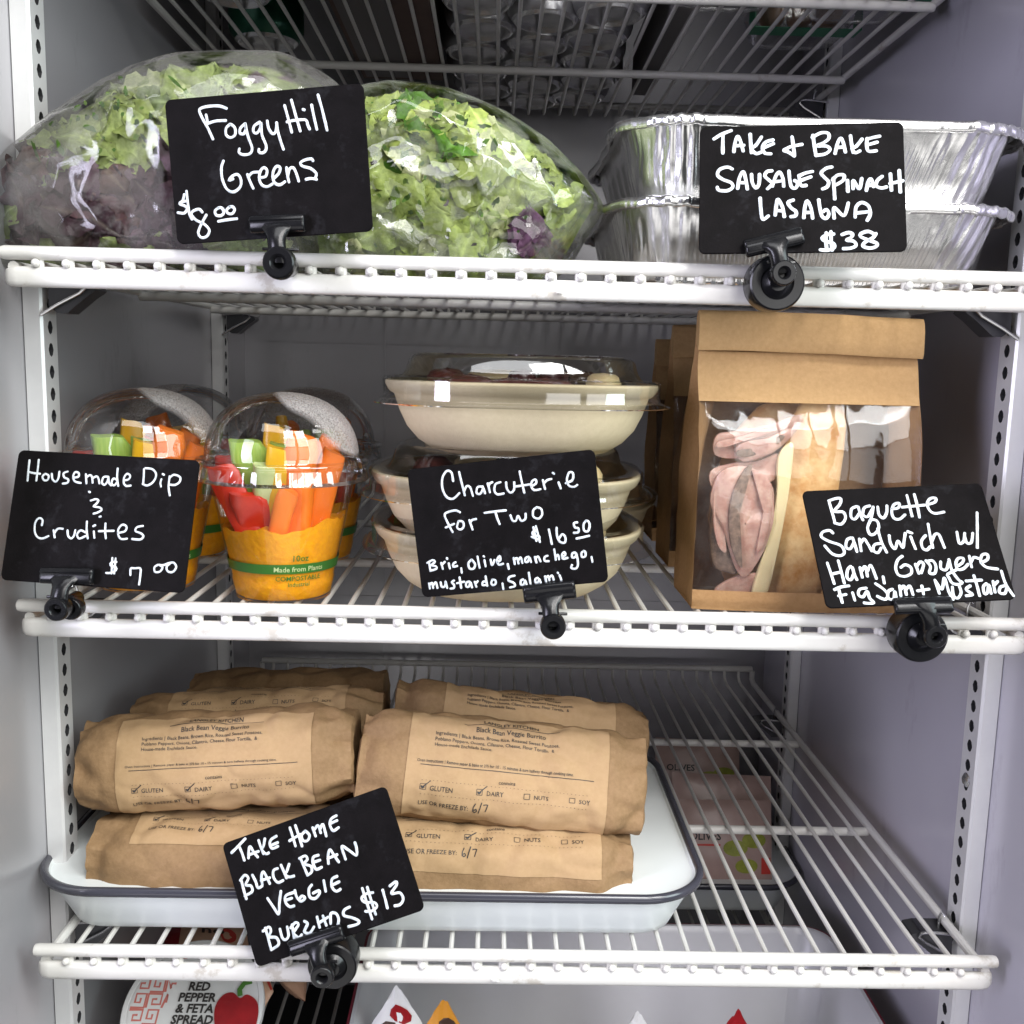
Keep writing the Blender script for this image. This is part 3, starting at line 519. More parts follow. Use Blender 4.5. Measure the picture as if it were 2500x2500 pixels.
# ------------------------------------------------------------------ bags of salad
def salad_bag(name, label, poly, yc, thick, film, tints, seed, cen, leafs, wr=1.0):
    """pillow bag: outline polygon in the photograph put at its own depth yc, filled out front and back"""
    P = [at(u, v, yc) for u, v in poly]; C = at(*cen, yc)
    zb = ZX['A']-.0038
    P = [V((p.x, yc, p.z)) for p in P]
    n = 260; ang = sorted([(math.atan2(p.z-C.z, p.x-C.x), (p-C).length) for p in P]); ang = [(ang[-1][0]-2*math.pi, ang[-1][1])]+ang+[(ang[0][0]+2*math.pi, ang[0][1])]
    def Rr(a):
        for (a0, r0), (a1, r1) in zip(ang, ang[1:]):
            if a0 <= a <= a1:
                p0 = V((math.cos(a0)*r0, math.sin(a0)*r0)); p1 = V((math.cos(a1)*r1, math.sin(a1)*r1)); d = V((math.cos(a), math.sin(a)))
                e = p1-p0; den = d.x*e.y-d.y*e.x
                return (p0.x*e.y-p0.y*e.x)/den if abs(den) > 1e-9 else r0
        return ang[0][1]
    RR = [Rr(-math.pi+2*math.pi*(k+.5)/n) for k in range(n)]
    
    for _ in range(3): RR = [(RR[k-1]+2*RR[k]+RR[(k+1) % n])/4 for k in range(n)]
    def Ra(a):
        f = (a+math.pi)/(2*math.pi)*n-.5; i = math.floor(f); return lerp(RR[i % n], RR[(i+1) % n], f-i)
    def srf(u, v, s, inset=0, wrk=1):
        """square (u, v) in -1..1 laid over the outline; s = +1 front, -1 back"""
        du, dv = u*math.sqrt(max(0, 1-v*v/2)), v*math.sqrt(max(0, 1-u*u/2)); t = min(1, math.hypot(du, dv)); a = math.atan2(dv, du)
        r = Ra(a)*t*(1-inset); x, z = C.x+r*math.cos(a), C.z+r*math.sin(a)
        prof = max(0, 1-t**2.6)**.62; d = thick*prof*(1-inset*1.6)
        w_ = wrk*wr*(.0040*ridge(x*24, z*27, seed)+.0030*ridge(x*52+z*20, z*44, seed+3)*sm(-.1, .4, nz(x*17, z*17, seed+5))+.0011*nz(x*95, z*95, seed))*sm(.05, .7, prof)
        return V((x, yc-s*(d+w_), max(z, zb)))
    t = thing(name, label, 'salad bag', (C.x, yc, zb), 'bags of salad greens')
    core = MB()
    def tint(p, j=0):
        x, z = p.x, p.z
        return tints(x, z, nz(x*38+j, z*38, seed), nz(x*95, z*95+j, seed+7))
    for s in (1, -1):                     # the packed mass of leaves, colour darkened as shade under the outer ones
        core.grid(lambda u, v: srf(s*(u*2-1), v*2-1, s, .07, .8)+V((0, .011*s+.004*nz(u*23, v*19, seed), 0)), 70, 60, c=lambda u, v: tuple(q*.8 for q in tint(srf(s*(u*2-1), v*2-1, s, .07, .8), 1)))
    rl = random.Random(seed)
    def leaf(p, tn, bt, nrm, sz, col, curl):
        nu, nv = 15, 11; g = rl.random()*9; asp = rl.uniform(.5, .85)
        def fn(u, v):
            a = (u-.5)*2; b = (v-.5)*2
            wd = ((1-abs(a)**2.4)*asp+.04)*(1+.16*nz(a*3.2, b*.6, g)); e = abs(b)
            hgt = curl*(a*a*.30+b*b*.40)+.13*math.sin(a*9+g)*e*e+.09*math.sin(a*17+g*3)*e**3+.09*nz(a*2.2+g, b*2.2, g)-.05*math.exp(-(b*7)**2)
            return p+tn*(a*sz*.5+.05*sz*nz(b*3, g))+bt*b*sz*wd*.5+nrm*sz*.5*hgt
        def cf(u, v):
            b = abs(v-.5)*2; rib = math.exp(-(b*9)**2); vein = max(0, math.cos((u*9-b*2.4)*2*math.pi*.5))**10*(1-b)*.5
            k = .82+.36*b+.5*rib+.35*vein
            return (min(1, col[0]*k+.07*rib), min(1, col[1]*k+.075*rib), min(1, col[2]*k+.05*rib), 1)
        core.grid(fn, nu, nv, c=cf)
    for i in range(leafs):
        q = .92*math.sqrt(rl.random()); th = rl.random()*6.283; s = 1 if rl.random() < .84 else -1
        u, v = q*math.cos(th), q*math.sin(th)
        p = srf(u, v, s, .05, .5); d1 = srf(u+.06, v, s, .05, 0)-srf(u-.06, v, s, .05, 0); d2 = srf(u, v+.06, s, .05, 0)-srf(u, v-.06, s, .05, 0); nrm = d1.cross(d2)
        if nrm.length < 1e-12 or p.z <= zb+.001: continue
        nrm.normalize(); nrm = nrm if nrm.y*s < 0 else -nrm
        nrm = (nrm+V((rl.uniform(-.3, .3), 0, rl.uniform(-.3, .3)))).normalized()
        tn = nrm.orthogonal().normalized(); tn.rotate(Matrix.Rotation(rl.random()*6.28, 3, nrm)); bt = nrm.cross(tn)
        sz = rl.uniform(.022, .050)*(1 if q < .75 else .7); cc = tint(p, rl.random()*.6); f = rl.uniform(.7, 1.4)
        leaf(p-nrm*(.0015+sz*.10+rl.random()*.006), tn, bt, nrm, sz, (cc[0]*f, cc[1]*f, cc[2]*f), rl.uniform(-.7, .1))
    for i in range(64):                # wet scraps pressed flat against the film
        q = .74*math.sqrt(rl.random()); th = rl.random()*6.283; p = srf(q*math.cos(th), q*math.sin(th), 1)+V((0, .0006, 0))
        if p.z <= zb+.002: continue
        cc = tint(p, 3); dark = cc[1] < .11; a0 = rl.random()*3.1; rx, rz = rl.uniform(.0008, .0016)+.005*rl.random()**4, rl.uniform(.0006, .0016)+.002*rl.random()**4; vs = []
        for j in range(12):
            b = j*math.pi/6; e = 1+.75*nz(j*.9, i*1.7, seed); dx, dz = rx*math.cos(b)*e, rz*math.sin(b)*e
            vs.append(p+V((dx*math.cos(a0)-dz*math.sin(a0), 0, dx*math.sin(a0)+dz*math.cos(a0))))
        core.add(vs, [tuple(range(12))], 0, (.022, .010, .010, 1) if dark else rl.choice([(.05, .11, .01, 1), (.10, .17, .02, 1), (.03, .06, .008, 1)]))
    core.build('leaves', M['leaf'], t, angle=180, col=True)
    fm = MB()
    for s in (1, -1): fm.grid(lambda u, v: srf(s*(u*2-1), v*2-1, s), 120, 100)
    fm.build('film', film, t, angle=180)
    return t
def tints_a(x, z, a, b):
    p = at(-30, 385, .02); q = at(460, 640, .02)
    inz = sm(p.x-.004, p.x+.006, x)*sm(q.x+.05, q.x-.005, x)*sm(q.z-.004, q.z+.012, z)*sm(p.z+.004, p.z-.010, z+.008*a)
    g = (.205+.10*a+.07*b, .255+.11*a+.07*b, .08+.03*a, 1)
    if a+.7*b > .45: g = (.12, .075, .095, 1)
    if b < -.42: g = (.36, .40, .20, 1)
    pu = (.075+.04*b, .036+.02*b, .042+.02*a, 1)
    if inz > .4 and a < .62: return pu
    return tuple(max(.01, c) for c in g)
def tints_b(x, z, a, b):
    g = (.28+.13*a+.09*b, .345+.14*a+.08*b, .085+.04*a, 1)
    if a+.6*b > .52: g = (.13, .10, .12, 1)
    if b > .30: g = (.07, .17, .015, 1)
    if b < -.36: g = (.36, .38, .19, 1)
    p = at(1330, 560, .02)
    if (x-p.x)**2+((z-p.z)*.8)**2 < .012**2 and a < .3: g = (.10, .045, .09, 1)
    return tuple(max(.01, c) for c in g)
salad_bag('salad_bag', 'clear bag of green and purple leaves left of the Foggy Hill sign',
          [(-60, 430), (0, 388), (60, 342), (110, 302), (185, 248), (260, 200), (340, 162), (440, 131), (560, 126), (690, 127), (760, 158), (830, 205), (880, 300), (880, 450), (850, 600), (800, 740), (600, 780), (300, 780), (0, 750), (-85, 600)],
          .062, .050, M['film'], tints_a, 2, (380, 420), 230, .65)
salad_bag('salad_bag', 'clear bag of pale green lettuce right of the Foggy Hill sign',
          [(700, 470), (730, 330), (800, 235), (886, 208), (950, 198), (1010, 203), (1090, 215), (1160, 240), (1240, 275), (1340, 342), (1420, 420), (1480, 506), (1445, 560), (1400, 640), (1300, 740), (1000, 770), (800, 740), (720, 640), (690, 560)],
          .056, .044, M['film2'], tints_b, 11, (1070, 440), 210, 1.2)

# ------------------------------------------------------------------ foil pans
def foil_pan(zb, zr, xc, y0, wr_, lr, seed, mb_only=False):
    n = 900; rr = random.Random(seed)
    def ringpt(k, f, out=0):
        """rounded rectangle through fraction f of the wall height"""
        w_ = wr_*lerp(.85, .955, f)/2+out; l_ = lr*lerp(.83, .962, f)/2+out; r = lerp(.030, .040, f)
        per = 2*(2*w_-2*r)+2*(2*l_-2*r)+2*math.pi*r; s = k/n*per
        segs = [(2*w_-2*r, 0), (math.pi*r/2, 1), (2*l_-2*r, 0), (math.pi*r/2, 1), (2*w_-2*r, 0), (math.pi*r/2, 1), (2*l_-2*r, 0), (math.pi*r/2, 1)]
        x, y, d = -(w_-r), -l_, 0.0; cor = 0
        for i, (L, arc) in enumerate(segs):
            if s <= L or i == 7:
                if arc:
                    a = s/r; cx, cy = x-math.sin(d)*r, y+math.cos(d)*r
                    nx, ny = math.sin(d+a), -math.cos(d+a); return cx+nx*r, cy+ny*r, nx, ny, 1.0
                dm = min(s, L-s); return x+math.cos(d)*s, y+math.sin(d)*s, math.sin(d), -math.cos(d), max(0, 1-dm/.030)
            s -= L
            if arc: x += r*(math.sin(d+math.pi/2)-math.sin(d)); y += -r*(math.cos(d+math.pi/2)-math.cos(d)); d += math.pi/2
            else: x += math.cos(d)*L; y += math.sin(d)*L
    yc = y0+lr/2; rings = []; H = zr-zb
    FF = [0, .04, .1, .18, .27, .36, .45, .54, .63, .72, .8, .87, .93, .97, 1]
    ph = [rr.random()*6.28 for _ in range(6)]
    def put(k, f, out=0, dz=0, amp=1):
        x, y, nx, ny, cn = ringpt(k, f); u = k/n
        fold = cn*(.0008*math.sin(k*.42+3.2*math.sin(k*.09+ph[0])+f*5*math.sin(u*31+ph[4]))+.0008*ridge(k*.23, f*3.1+ph[1], seed)+.0003*nz(k*.9, f*9, seed))*(.3+.9*f)*(1-.55*f*f)
        rib = (1-cn)*.00034*math.sin(k*2*math.pi/3.1)*sm(.0, .08, f)*sm(.80, .60, f)
        soft = .0010*nz(u*30, f*2.3+ph[2], seed)+.0004*nz(u*90+f*6, f*3, seed+4)
        o = out+(fold+rib+soft)*amp
        return V((xc+x+nx*o, yc+y+ny*o, zb+H*f+dz))
    for f in FF: rings.append([put(k, f) for k in range(n)])
    def rimw(k): return .0055+.0006*nz(k*.05, seed)
    rim = []
    for o, dz in ((.35, .0008), (.8, .0014), (1.0, .0006), (1.10, -.0018), (1.06, -.0040), (.96, -.0054), (.8, -.0052), (.72, -.0030)):
        rg = []
        for k in range(n):
            cn = ringpt(k, 1)[4]; wob = cn*(.0004*math.sin(k*.42+3.2*math.sin(k*.09+ph[0]))+.0005*nz(k*.5, o*3, seed)); p = put(k, 1, rimw(k)*o*(1+.5*cn)+.0006*cn*nz(k*.7, 1, seed), dz+wob+.0005*nz(k*.012, 5, seed)); rg.append(p)
        rim.append(rg)
    body = MB(); fl = [[V((xc, yc, zb))]*n]; body.loft([[V((xc+(p.x-xc)*.02, yc+(p.y-yc)*.02, zb)) for p in rings[0]]]+rings, True, False)
    rm = MB(); rm.loft([rings[-1]]+rim, True, False)
    cv = MB(); top = [put(k, 1, .0025, -.0004) for k in range(0, n, 6)]; cv.loft([[V((xc+(p.x-xc)*q, yc+(p.y-yc)*q, zr-.0004+.0004*nz(p.x*40*q, p.y*40*q))) for p in top] for q in (.02, .3, .6, .9, 1)], True, False)
    return body, rm, cv
pa, pb = at(1499, 300, .062), at(2482, 300, .062)
wpan = pb.x-pa.x; xcp = (pa.x+pb.x)/2
zr1 = at(2000, 293, .022).z; zr2 = at(2000, 492, .022).z
def pan(zb, zr, xc, y0, seed, label, wp=wpan):
    b, r, c = foil_pan(zb, zr, xc, y0, wp, .22, seed)
    t = thing('foil_pan', label, 'foil pan', (xc, y0+.11, zb), 'foil pans of lasagna')
    b.build('body', M['foil'], t, angle=80); r.build('rim', M['foil'], t, angle=80); c.build('cover', M['foil2'], t)
    return t
zA = ZX['A']-.0038
pan(zA, zr2, xcp-.003, .024, 3, 'crumpled foil pan, lower of the two at the front of the stack')
pan(zr2+.0015, zr1, xcp, .022, 8, 'crumpled foil pan, upper one behind the Take + Bake sign')

# ------------------------------------------------------------------ text on things
def text2d(s, size, align='LEFT', bold=0, shear=0):
    cu = bpy.data.curves.new('tmp', 'FONT'); cu.body = s; cu.size = size; cu.align_x = align; cu.offset = bold*size; cu.shear = shear; cu.resolution_u = 2
    o = bpy.data.objects.new('tmp', cu); COL.objects.link(o); dg = bpy.context.evaluated_depsgraph_get()
    me = o.evaluated_get(dg).to_mesh(); vs = [(v.co.x, v.co.y) for v in me.vertices]; fs = [tuple(p.vertices) for p in me.polygons]
    o.evaluated_get(dg).to_mesh_clear(); bpy.data.objects.remove(o); bpy.data.curves.remove(cu)
    return vs, fs
def bar2d(x0, y0, x1, y1, n=24):
    vs = []; 
    for i in range(n+1): x = lerp(x0, x1, i/n); vs += [(x, y0), (x, y1)]
    return vs, [(2*i, 2*i+2, 2*i+3, 2*i+1) for i in range(n)]
def stroke2d(pts, hw, n=4):
    vs = []; fs = []; Q = []
    for (a, b), (c, d) in zip(pts, pts[1:]):
        for k in range(n): Q.append((lerp(a, c, k/n), lerp(b, d, k/n)))
    Q.append(pts[-1])
    for i, (x, y) in enumerate(Q):
        (a, b), (c, d) = Q[max(0, i-1)], Q[min(len(Q)-1, i+1)]; L = math.hypot(c-a, d-b) or 1
        vs += [(x-(d-b)/L*hw, y+(c-a)/L*hw), (x+(d-b)/L*hw, y-(c-a)/L*hw)]
    return vs, [(2*i, 2*i+1, 2*i+3, 2*i+2) for i in range(len(Q)-1)]
def put2d(mb, sh, fn, dx=0, dy=0, m=0):
    vs, fs = sh; mb.add([fn(x+dx, y+dy) for x, y in vs], fs, m)

# ------------------------------------------------------------------ domed cups of dip and crudites
zB = ZX['B']-.0038
CR = [(.0290, .0006), (.0305, 0), (.0312, .004), (.0330, .0105), (.0333, .0115), (.0331, .0125), (.0345, .020), (.0425, .060), (.0455, .074), (.0475, .0835)]
def rad_at(z):
    for (r0, z0), (r1, z1) in zip(CR, CR[1:]):
        if z0 <= z <= z1 and z1 > z0: return lerp(r0, r1, (z-z0)/(z1-z0))
    return .0475
def stick(kind, base, top, w_, d_, seed):
    """a cut stick: soft rectangular section, slightly bent, ends sliced"""
    base, top = V(base), V(top); ax = (top-base).normalized(); r_ = random.Random(seed)
    sd = ax.cross(V((r_.uniform(-.4, .4), 1, 0))).normalized(); fr = ax.cross(sd); mb = MB(); w_ *= 1.12; d_ *= 1.12; rings = []
    bend = r_.uniform(-.004, .004)
    for k in range(9):
        f = k/8; p = base.lerp(top, f)+sd*bend*math.sin(math.pi*f); g = (.84+.2*f)*(1+.10*nz(f*4, seed))*(1 if k < 8 else .80); q = []
        for i in range(14):
            a = 2*math.pi*i/14; c, s = math.cos(a), math.sin(a); e = .55
            q.append(p+sd*w_*g*math.copysign(abs(c)**e, c)*(1+.10*nz(i*.5, f*3, seed))+fr*d_*g*math.copysign(abs(s)**e, s)+ax*(.0025*c-.0035 if k == 8 else -.002 if k == 7 else 0))
        rings.append(q)
    mb.loft(rings); return mb
STK = [('carrot_stick', 'carrot', (.014, -.020, .022), (.019, -.026, .109), .0085, .0055), ('carrot_stick', 'carrot', (.020, -.006, .02), (.036, -.012, .098), .0075, .0055),
       ('carrot_stick', 'carrot', (.010, .008, .02), (.030, .016, .104), .007, .006), ('pepper_strip', 'redp', (-.006, -.022, .022), (-.036, -.022, .089), .0085, .0035),
       ('pepper_strip', 'redp', (-.014, -.014, .02), (-.018, -.028, .072), .010, .0035), ('pepper_strip', 'redp', (.004, .014, .02), (.006, .020, .100), .008, .004), ('pepper_strip', 'redp', (-.016, .010, .02), (-.038, .004, .092), .008, .004),
       ('celery_stick', 'cel', (-.008, .000, .02), (-.022, -.012, .104), .0105, .0065), ('celery_stick', 'cuke', (.002, -.002, .02), (-.006, -.026, .090), .0075, .0055), ('celery_stick', 'cel', (.004, .006, .02), (-.002, .004, .101), .007, .005),
       ('pepper_strip', 'yelp', (.004, -.018, .025), (.003, -.024, .101), .0080, .004), ('pepper_strip', 'yelp', (-.002, .016, .02), (-.010, .022, .112), .007, .0045), ('carrot_stick', 'carrot', (-.002, -.024, .022), (.012, -.034, .076), .006, .004)]
def cup(C, label):
    t = thing('crudites_cup', label, 'cup', C, 'domed cups of dip and crudites')
    def L(p): return V(p)+V(C)
    m = MB(); m.lathe(CR, 72, C); m.lathe([(.0001, .0008), (.028, .0008)], 48, C); m.build('cup', M['cup'], t, angle=40)
    # dip, its top dragged up against the sticks
    m = MB(); prof = [(.0285, .0012), (.0303, .0022), (.0320, .0092), (.0322, .0128)]+[(rad_at(z)-.0011, z) for z in (.016, .022, .028, .034, .040, .045)]
    n = 72; rings = []
    for r, z in prof: rings.append([L((r*math.cos(2*math.pi*k/n), r*math.sin(2*math.pi*k/n), z)) for k in range(n)])
    for q in (1, .97, .9, .75, .55, .3, .03):
        rg = []
        for k in range(n):
            a = 2*math.pi*k/n; x, y = math.cos(a)*q, math.sin(a)*q
            h = .0450+.0065*nz(x*2.2+C[0]*50, y*2.2, 1)+.0070*sm(.2, 1, x)*q+.0026*nz(x*6, y*6, 4)+.0012*nz(x*15, y*15, 6)+(.0012 if q > .95 else .0)
            r = min(.0405, rad_at(h)-.0012)*q; rg.append(L((r*math.cos(a), r*math.sin(a), h)))
        rings.append(rg)
    m.loft(rings, True, True); m.build('dip', M['dip'], t, angle=60)
    for i, (nm2, mt, b, tp, w_, d_) in enumerate(STK):
        stick(nm2, L(b), L(tp), w_, d_, i).build(nm2, M[mt], t, angle=45)
    # printed band and words on the cup
    m = MB(); m.lathe([(rad_at(z)+.0002, z) for z in (.0195, .0215, .0240, .0258)], 72, C); b = m.build('printed_band', M['band'], t)
    m = MB(); mw = MB()
    def wrap(z0, ang0):
        def fn(x, y):
            z = z0+y; r = rad_at(z)+.00045; a = ang0+x/r; return L((r*math.cos(a), r*math.sin(a), z))
        return fn
    a0 = rad(-62)
    put2d(m, text2d('10oz', .0056, 'CENTER', .012), wrap(.0278, a0)); put2d(m, text2d('COMPOSTABLE', .0043, 'CENTER', .012), wrap(.0150, a0)); put2d(m, text2d('Industrial', .0038, 'CENTER', .008), wrap(.0112, a0))
    put2d(mw, text2d('Made from Plants', .0046, 'CENTER', .01), wrap(.0210, a0))
    m.build('cup_print', M['band'], t, smooth=False); mw.build('lettering', M['cuke'], b, smooth=False)
    # dome lid: ribbed skirt, bead, dome
    dm = MB(); rings = []; N2 = 144
    def rg(r, z, rib=0): return [L(((r+rib*(.0005 if (k//2) % 2 else -.0003))*math.cos(2*math.pi*k/N2), (r+rib*(.0005 if (k//2) % 2 else -.0003))*math.sin(2*math.pi*k/N2), z)) for k in range(N2)]
    for r, z, rb in ((.0515, .0893, 0), (.0498, .0890, 0), (.0490, .0905, 0)):
        rings.append(rg(r, z, rb))
    for k in range(1, 15):
        a = k/14*math.pi/2; rings.append(rg(max(.0004, .0488*math.cos(a)**.88), .0905+.0410*math.sin(a)**.95))
    dm.loft(rings, True, False); dl = dm.build('dome_lid', M['dome'], t, angle=50)
    rm = MB(); rm.loft([rg(r, z, rb) for r, z, rb in ((.0505, .0775, 0), (.0545, .0758, 0), (.0552, .0766, 0), (.0542, .0785, 1), (.0530, .0838, 1), (.0528, .0850, 0), (.0545, .0862, 0), (.0548, .0878, 0), (.0535, .0895, 0), (.0515, .0896, 0))], True, False); rm.build('rim', M['ring'], dl, angle=50)
    return t
def base_at(u, v, back):
    p = atz(u, v, zB); return (p.x, p.y+back, zB)
c1 = cup(base_at(668, 1474, .031), 'domed cup of orange dip and crudites, nearest and fully visible')
dup(c1, base_at(322, 1449, .031), 'domed cup with crudites partly hidden by the Housemade Dip sign', (0, 0, rad(14)))
dup(c1, base_at(424, 1366, .031), 'domed cup of crudites at the back between the two front cups', (0, 0, rad(200)))
dup(c1, base_at(742, 1375, .031), 'domed cup of crudites directly behind the fully visible cup', (0, 0, rad(100)))

# ------------------------------------------------------------------ charcuterie bowls
def sq(r, k, n, e=.62):
    a = 2*math.pi*k/n; c, s = math.cos(a), math.sin(a)
    return r*math.copysign(abs(c)**e, c), r*math.copysign(abs(s)**e, s)
BP = [(.046, .0012), (.053, 0), (.0600, .0020), (.0690, .0080), (.0760, .0165), (.0808, .0265), (.0835, .0345), (.0845, .0375), (.0865, .0385), (.0885, .0405), (.0905, .0445), (.0900, .0462), (.0880, .0468), (.0855, .0455), (.0830, .040), (.079, .030), (.071, .017), (.060, .006), (.050, .003)]
def bowl(C, rot, label, contents):
    C = V(C); t = thing('charcuterie_bowl', label, 'bowl', C, 'lidded charcuterie bowls'); n = 112; Rz = Matrix.Rotation(rot, 3, 'Z')
    def rg(r, z): return [C+Rz @ V((*sq(r, k, n, .80 if r < .07 else .74), z)) for k in range(n)]
    m = MB(); m.loft([rg(r, z) for r, z in BP], True, True); m.build('bowl', M['bowl'], t, angle=50)
    m = MB(); m.loft([rg(r, z) for r, z in ((.0985, .0325), (.0980, .0318), (.0962, .0322), (.0945, .0345), (.0922, .0352), (.0916, .0400), (.0922, .0470), (.0908, .0487), (.0845, .0490))], True, False); sk = m
    m = MB(); m.loft([rg(r, z) for r, z in ( (.0845, .0488), (.0815, .0482), (.0795, .0495), (.0770, .0535), (.0750, .0605), (.0730, .0630), (.0695, .0640), (.0660, .0630), (.04, .0634), (.001, .0634))], True, False)
    ld_ = m.build('lid', M['lid'], t, angle=40); sk.build('skirt', M['ring'], ld_, angle=40)
    rb = random.Random(int(C.z*1e5))
    for nm2, mt, x, y, z, a, b, h in contents:
        o = C+Rz @ V((x, y, z)); mb = MB(); rings = []
        for i in range(9):
            f = i/8*math.pi; rings.append([o+Rz @ V((max(.0003, math.sin(f)**.55)*a*math.cos(q*math.pi/8)*(1+.12*nz(q*.8, i, x*90)), max(.0003, math.sin(f)**.55)*b*math.sin(q*math.pi/8), -h*math.cos(f)+.0015*nz(q, i*.7, y*90))) for q in range(16)])
        mb.loft(rings, True, False); mb.build(nm2, M[mt], t, angle=60)
    return t
CT = [('cured_meat', 'salami', -.034, -.045, .041, .018, .015, .0095), ('cured_meat', 'salami', -.010, -.052, .040, .014, .012, .009), ('cured_meat', 'salami', .014, -.048, .041, .020, .014, .0085), ('cured_meat', 'salami', -.05, -.01, .045, .014, .02, .009),
      ('cheese_wedge', 'cheese', .052, -.034, .044, .012, .014, .0095), ('olive', 'olive', .040, -.008, .046, .009, .009, .008), ('grape', 'fig', .02, .0, .046, .010, .010, .010), ('grape', 'fig', .0, -.012, .046, .010, .010, .009),
      ('cheese_wedge', 'cheese', -.015, .03, .045, .025, .018, .009), ('cured_meat', 'salami', .04, .03, .045, .022, .018, .009)]
yb = .100
pB = at(1234, 1320, yb); pM = at(1238, 1153, yb); pT = at(1271, 942, yb)
bz = [zB, zB+.0565, zB+.1215]
rimz = .0445
bowl((pB.x, yb, zB), rad(4), 'lidded beige bowl at the bottom of the stack behind the Charcuterie sign', CT)
bowl((pM.x, yb, pM.z-rimz+.001), rad(-3), 'lidded beige bowl in the middle of the stack, partly behind the Charcuterie sign', CT)
bowl((pT.x, yb-.002, pT.z-rimz+.001), rad(1), 'lidded beige bowl on top of the stack, clear lid over dark meats', CT)
q = at(1335, 1245, .27)
bowl((q.x, .27, zB), rad(2), 'lidded beige bowl alone at the back right of the bowl stack', CT)

# ------------------------------------------------------------------ kraft bags with a window, sandwiches inside
def paper_bag(x0, x1, y0, dep, z0, h, label, seed, tilt=0, crease=1.0):
    """x0..x1 front face, y0 front, dep depth, folded-over top"""
    C = V(((x0+x1)/2, y0+dep/2, z0)); W = x1-x0
    t = thing('paper_bag', label, 'paper bag', C, 'windowed kraft paper bags')
    hf = h*.79                                          # where the window meets the paper header
    def face(u, v, front=True):
        """front face point: u across 0..1, v up 0..1; narrows in depth towards the fold"""
        z = z0+v*h*.985
        k = sm(.45, 1, v); yy = lerp(y0, y0+dep*.40, k) if front else lerp(y0+dep, y0+dep*.46, k)
        x = lerp(x0, x1, u)+tilt*v*.03+.0012*nz(v*6, u*2, seed)
        bul = math.sin(math.pi*min(1, u))**.7*(1-k)*.0055
        wr = crease*(.0015*ridge(u*2.6+v*1.2, v*3.2, seed)+.0006*ridge(u*6, v*2.2+u, seed+4)+.0002*nz(u*9, v*11, seed+2))*(1 if v > .02 else 0)
        return V((x, yy+(-bul-wr if front else bul+wr), z))
    vw0, vw1 = .070, .715
    p = MB(); p.grid(lambda u, v: face(u, v*vw0), 30, 6); p.build('bottom_strip', M['kraftd'], t, angle=80)
    hd = MB(); hd.grid(lambda u, v: face(u, vw1+v*(.885-vw1))+V((0, -.0003, 0)), 40, 20); hd.build('paper_header', M['kraft'], t, angle=80)
    win = MB(); win.grid(lambda u, v: face(u, vw0-.004+v*(vw1-vw0+.012))+V((0, .0003, 0)), 60, 60); win.build('window', M['cello'], t, angle=180)
    bk = MB(); bk.grid(lambda u, v: face(1-u, v*.98, False), 30, 40)
    for sx, u in ((-1, 0), (1, 1)):                     # gusseted sides, folded inwards
        def gus(a, v, u=u, sx=sx):
            f = face(u, v*.98); b = face(u, v*.98, False); q = f.lerp(b, a)
            q.x += -sx*(1-abs(2*a-1))*(.002+.016*sm(.15, 1, v))+.0008*nz(a*5, v*9, seed+u)
            return q
        bk.grid((lambda a, v: gus(1-a, v)) if sx < 0 else gus, 13, 40)
    bk.grid(lambda u, a: face(u, 0).lerp(face(u, 0, False), 1-a)+V((0, 0, .0004)), 12, 8)
    bk.build('paper_back', M['kraftd'], t, angle=80)
    # top folded over towards the front
    fl = MB(); rings = []
    ys = face(.5, .87).y; zf0, zf1 = z0+h*.866, z0+h
    sec = [(.0022, zf0+.004), (-.0026, zf0+.001), (-.0052, zf0+.0002), (-.0066, zf0+.003), (-.0062, lerp(zf0, zf1, .35)), (-.0056, lerp(zf0, zf1, .7)), (-.0046, zf1-.003), (-.0022, zf1), (.0022, zf1-.0004), (.0044, zf1-.004), (.0046, zf0+.010)]
    for i in range(31):
        u = i/30; x = lerp(x0-.0012, x1+.0006, u)+tilt*.03
        rings.append([V((x+.0006*nz(k, u*2, seed), ys+a+.0012*nz(u*5, k*.6, seed+1)*crease, z+.0007*nz(u*4, 3, seed)+(.0014*math.sin(u*3+seed)))) for k, (a, z) in enumerate(sec)])
    fl.loft(rings, True, True); fl.build('folded_top', M['kraft'], t, angle=60)
    return t
zB = ZX['B']-.0038
pl, pr_ = at(1688, 1478, .040), at(2222, 1478, .040)
zt = at(1950, 768, .058).z
paper_bag(pl.x, pr_.x, .040, .062, zB, zt-zB, 'upright kraft paper bag with clear window showing a baguette sandwich, front of the row', 1)
q = at(1644, 790, .20); paper_bag(q.x, q.x+.146, .175, .06, zB, q.z-zB, 'kraft paper bag directly behind the front windowed bag', 5)
q = at(1604, 830, .31); paper_bag(q.x, q.x+.146, .290, .06, zB, q.z-zB, 'kraft paper bag farthest back, mostly hidden behind two others', 9)

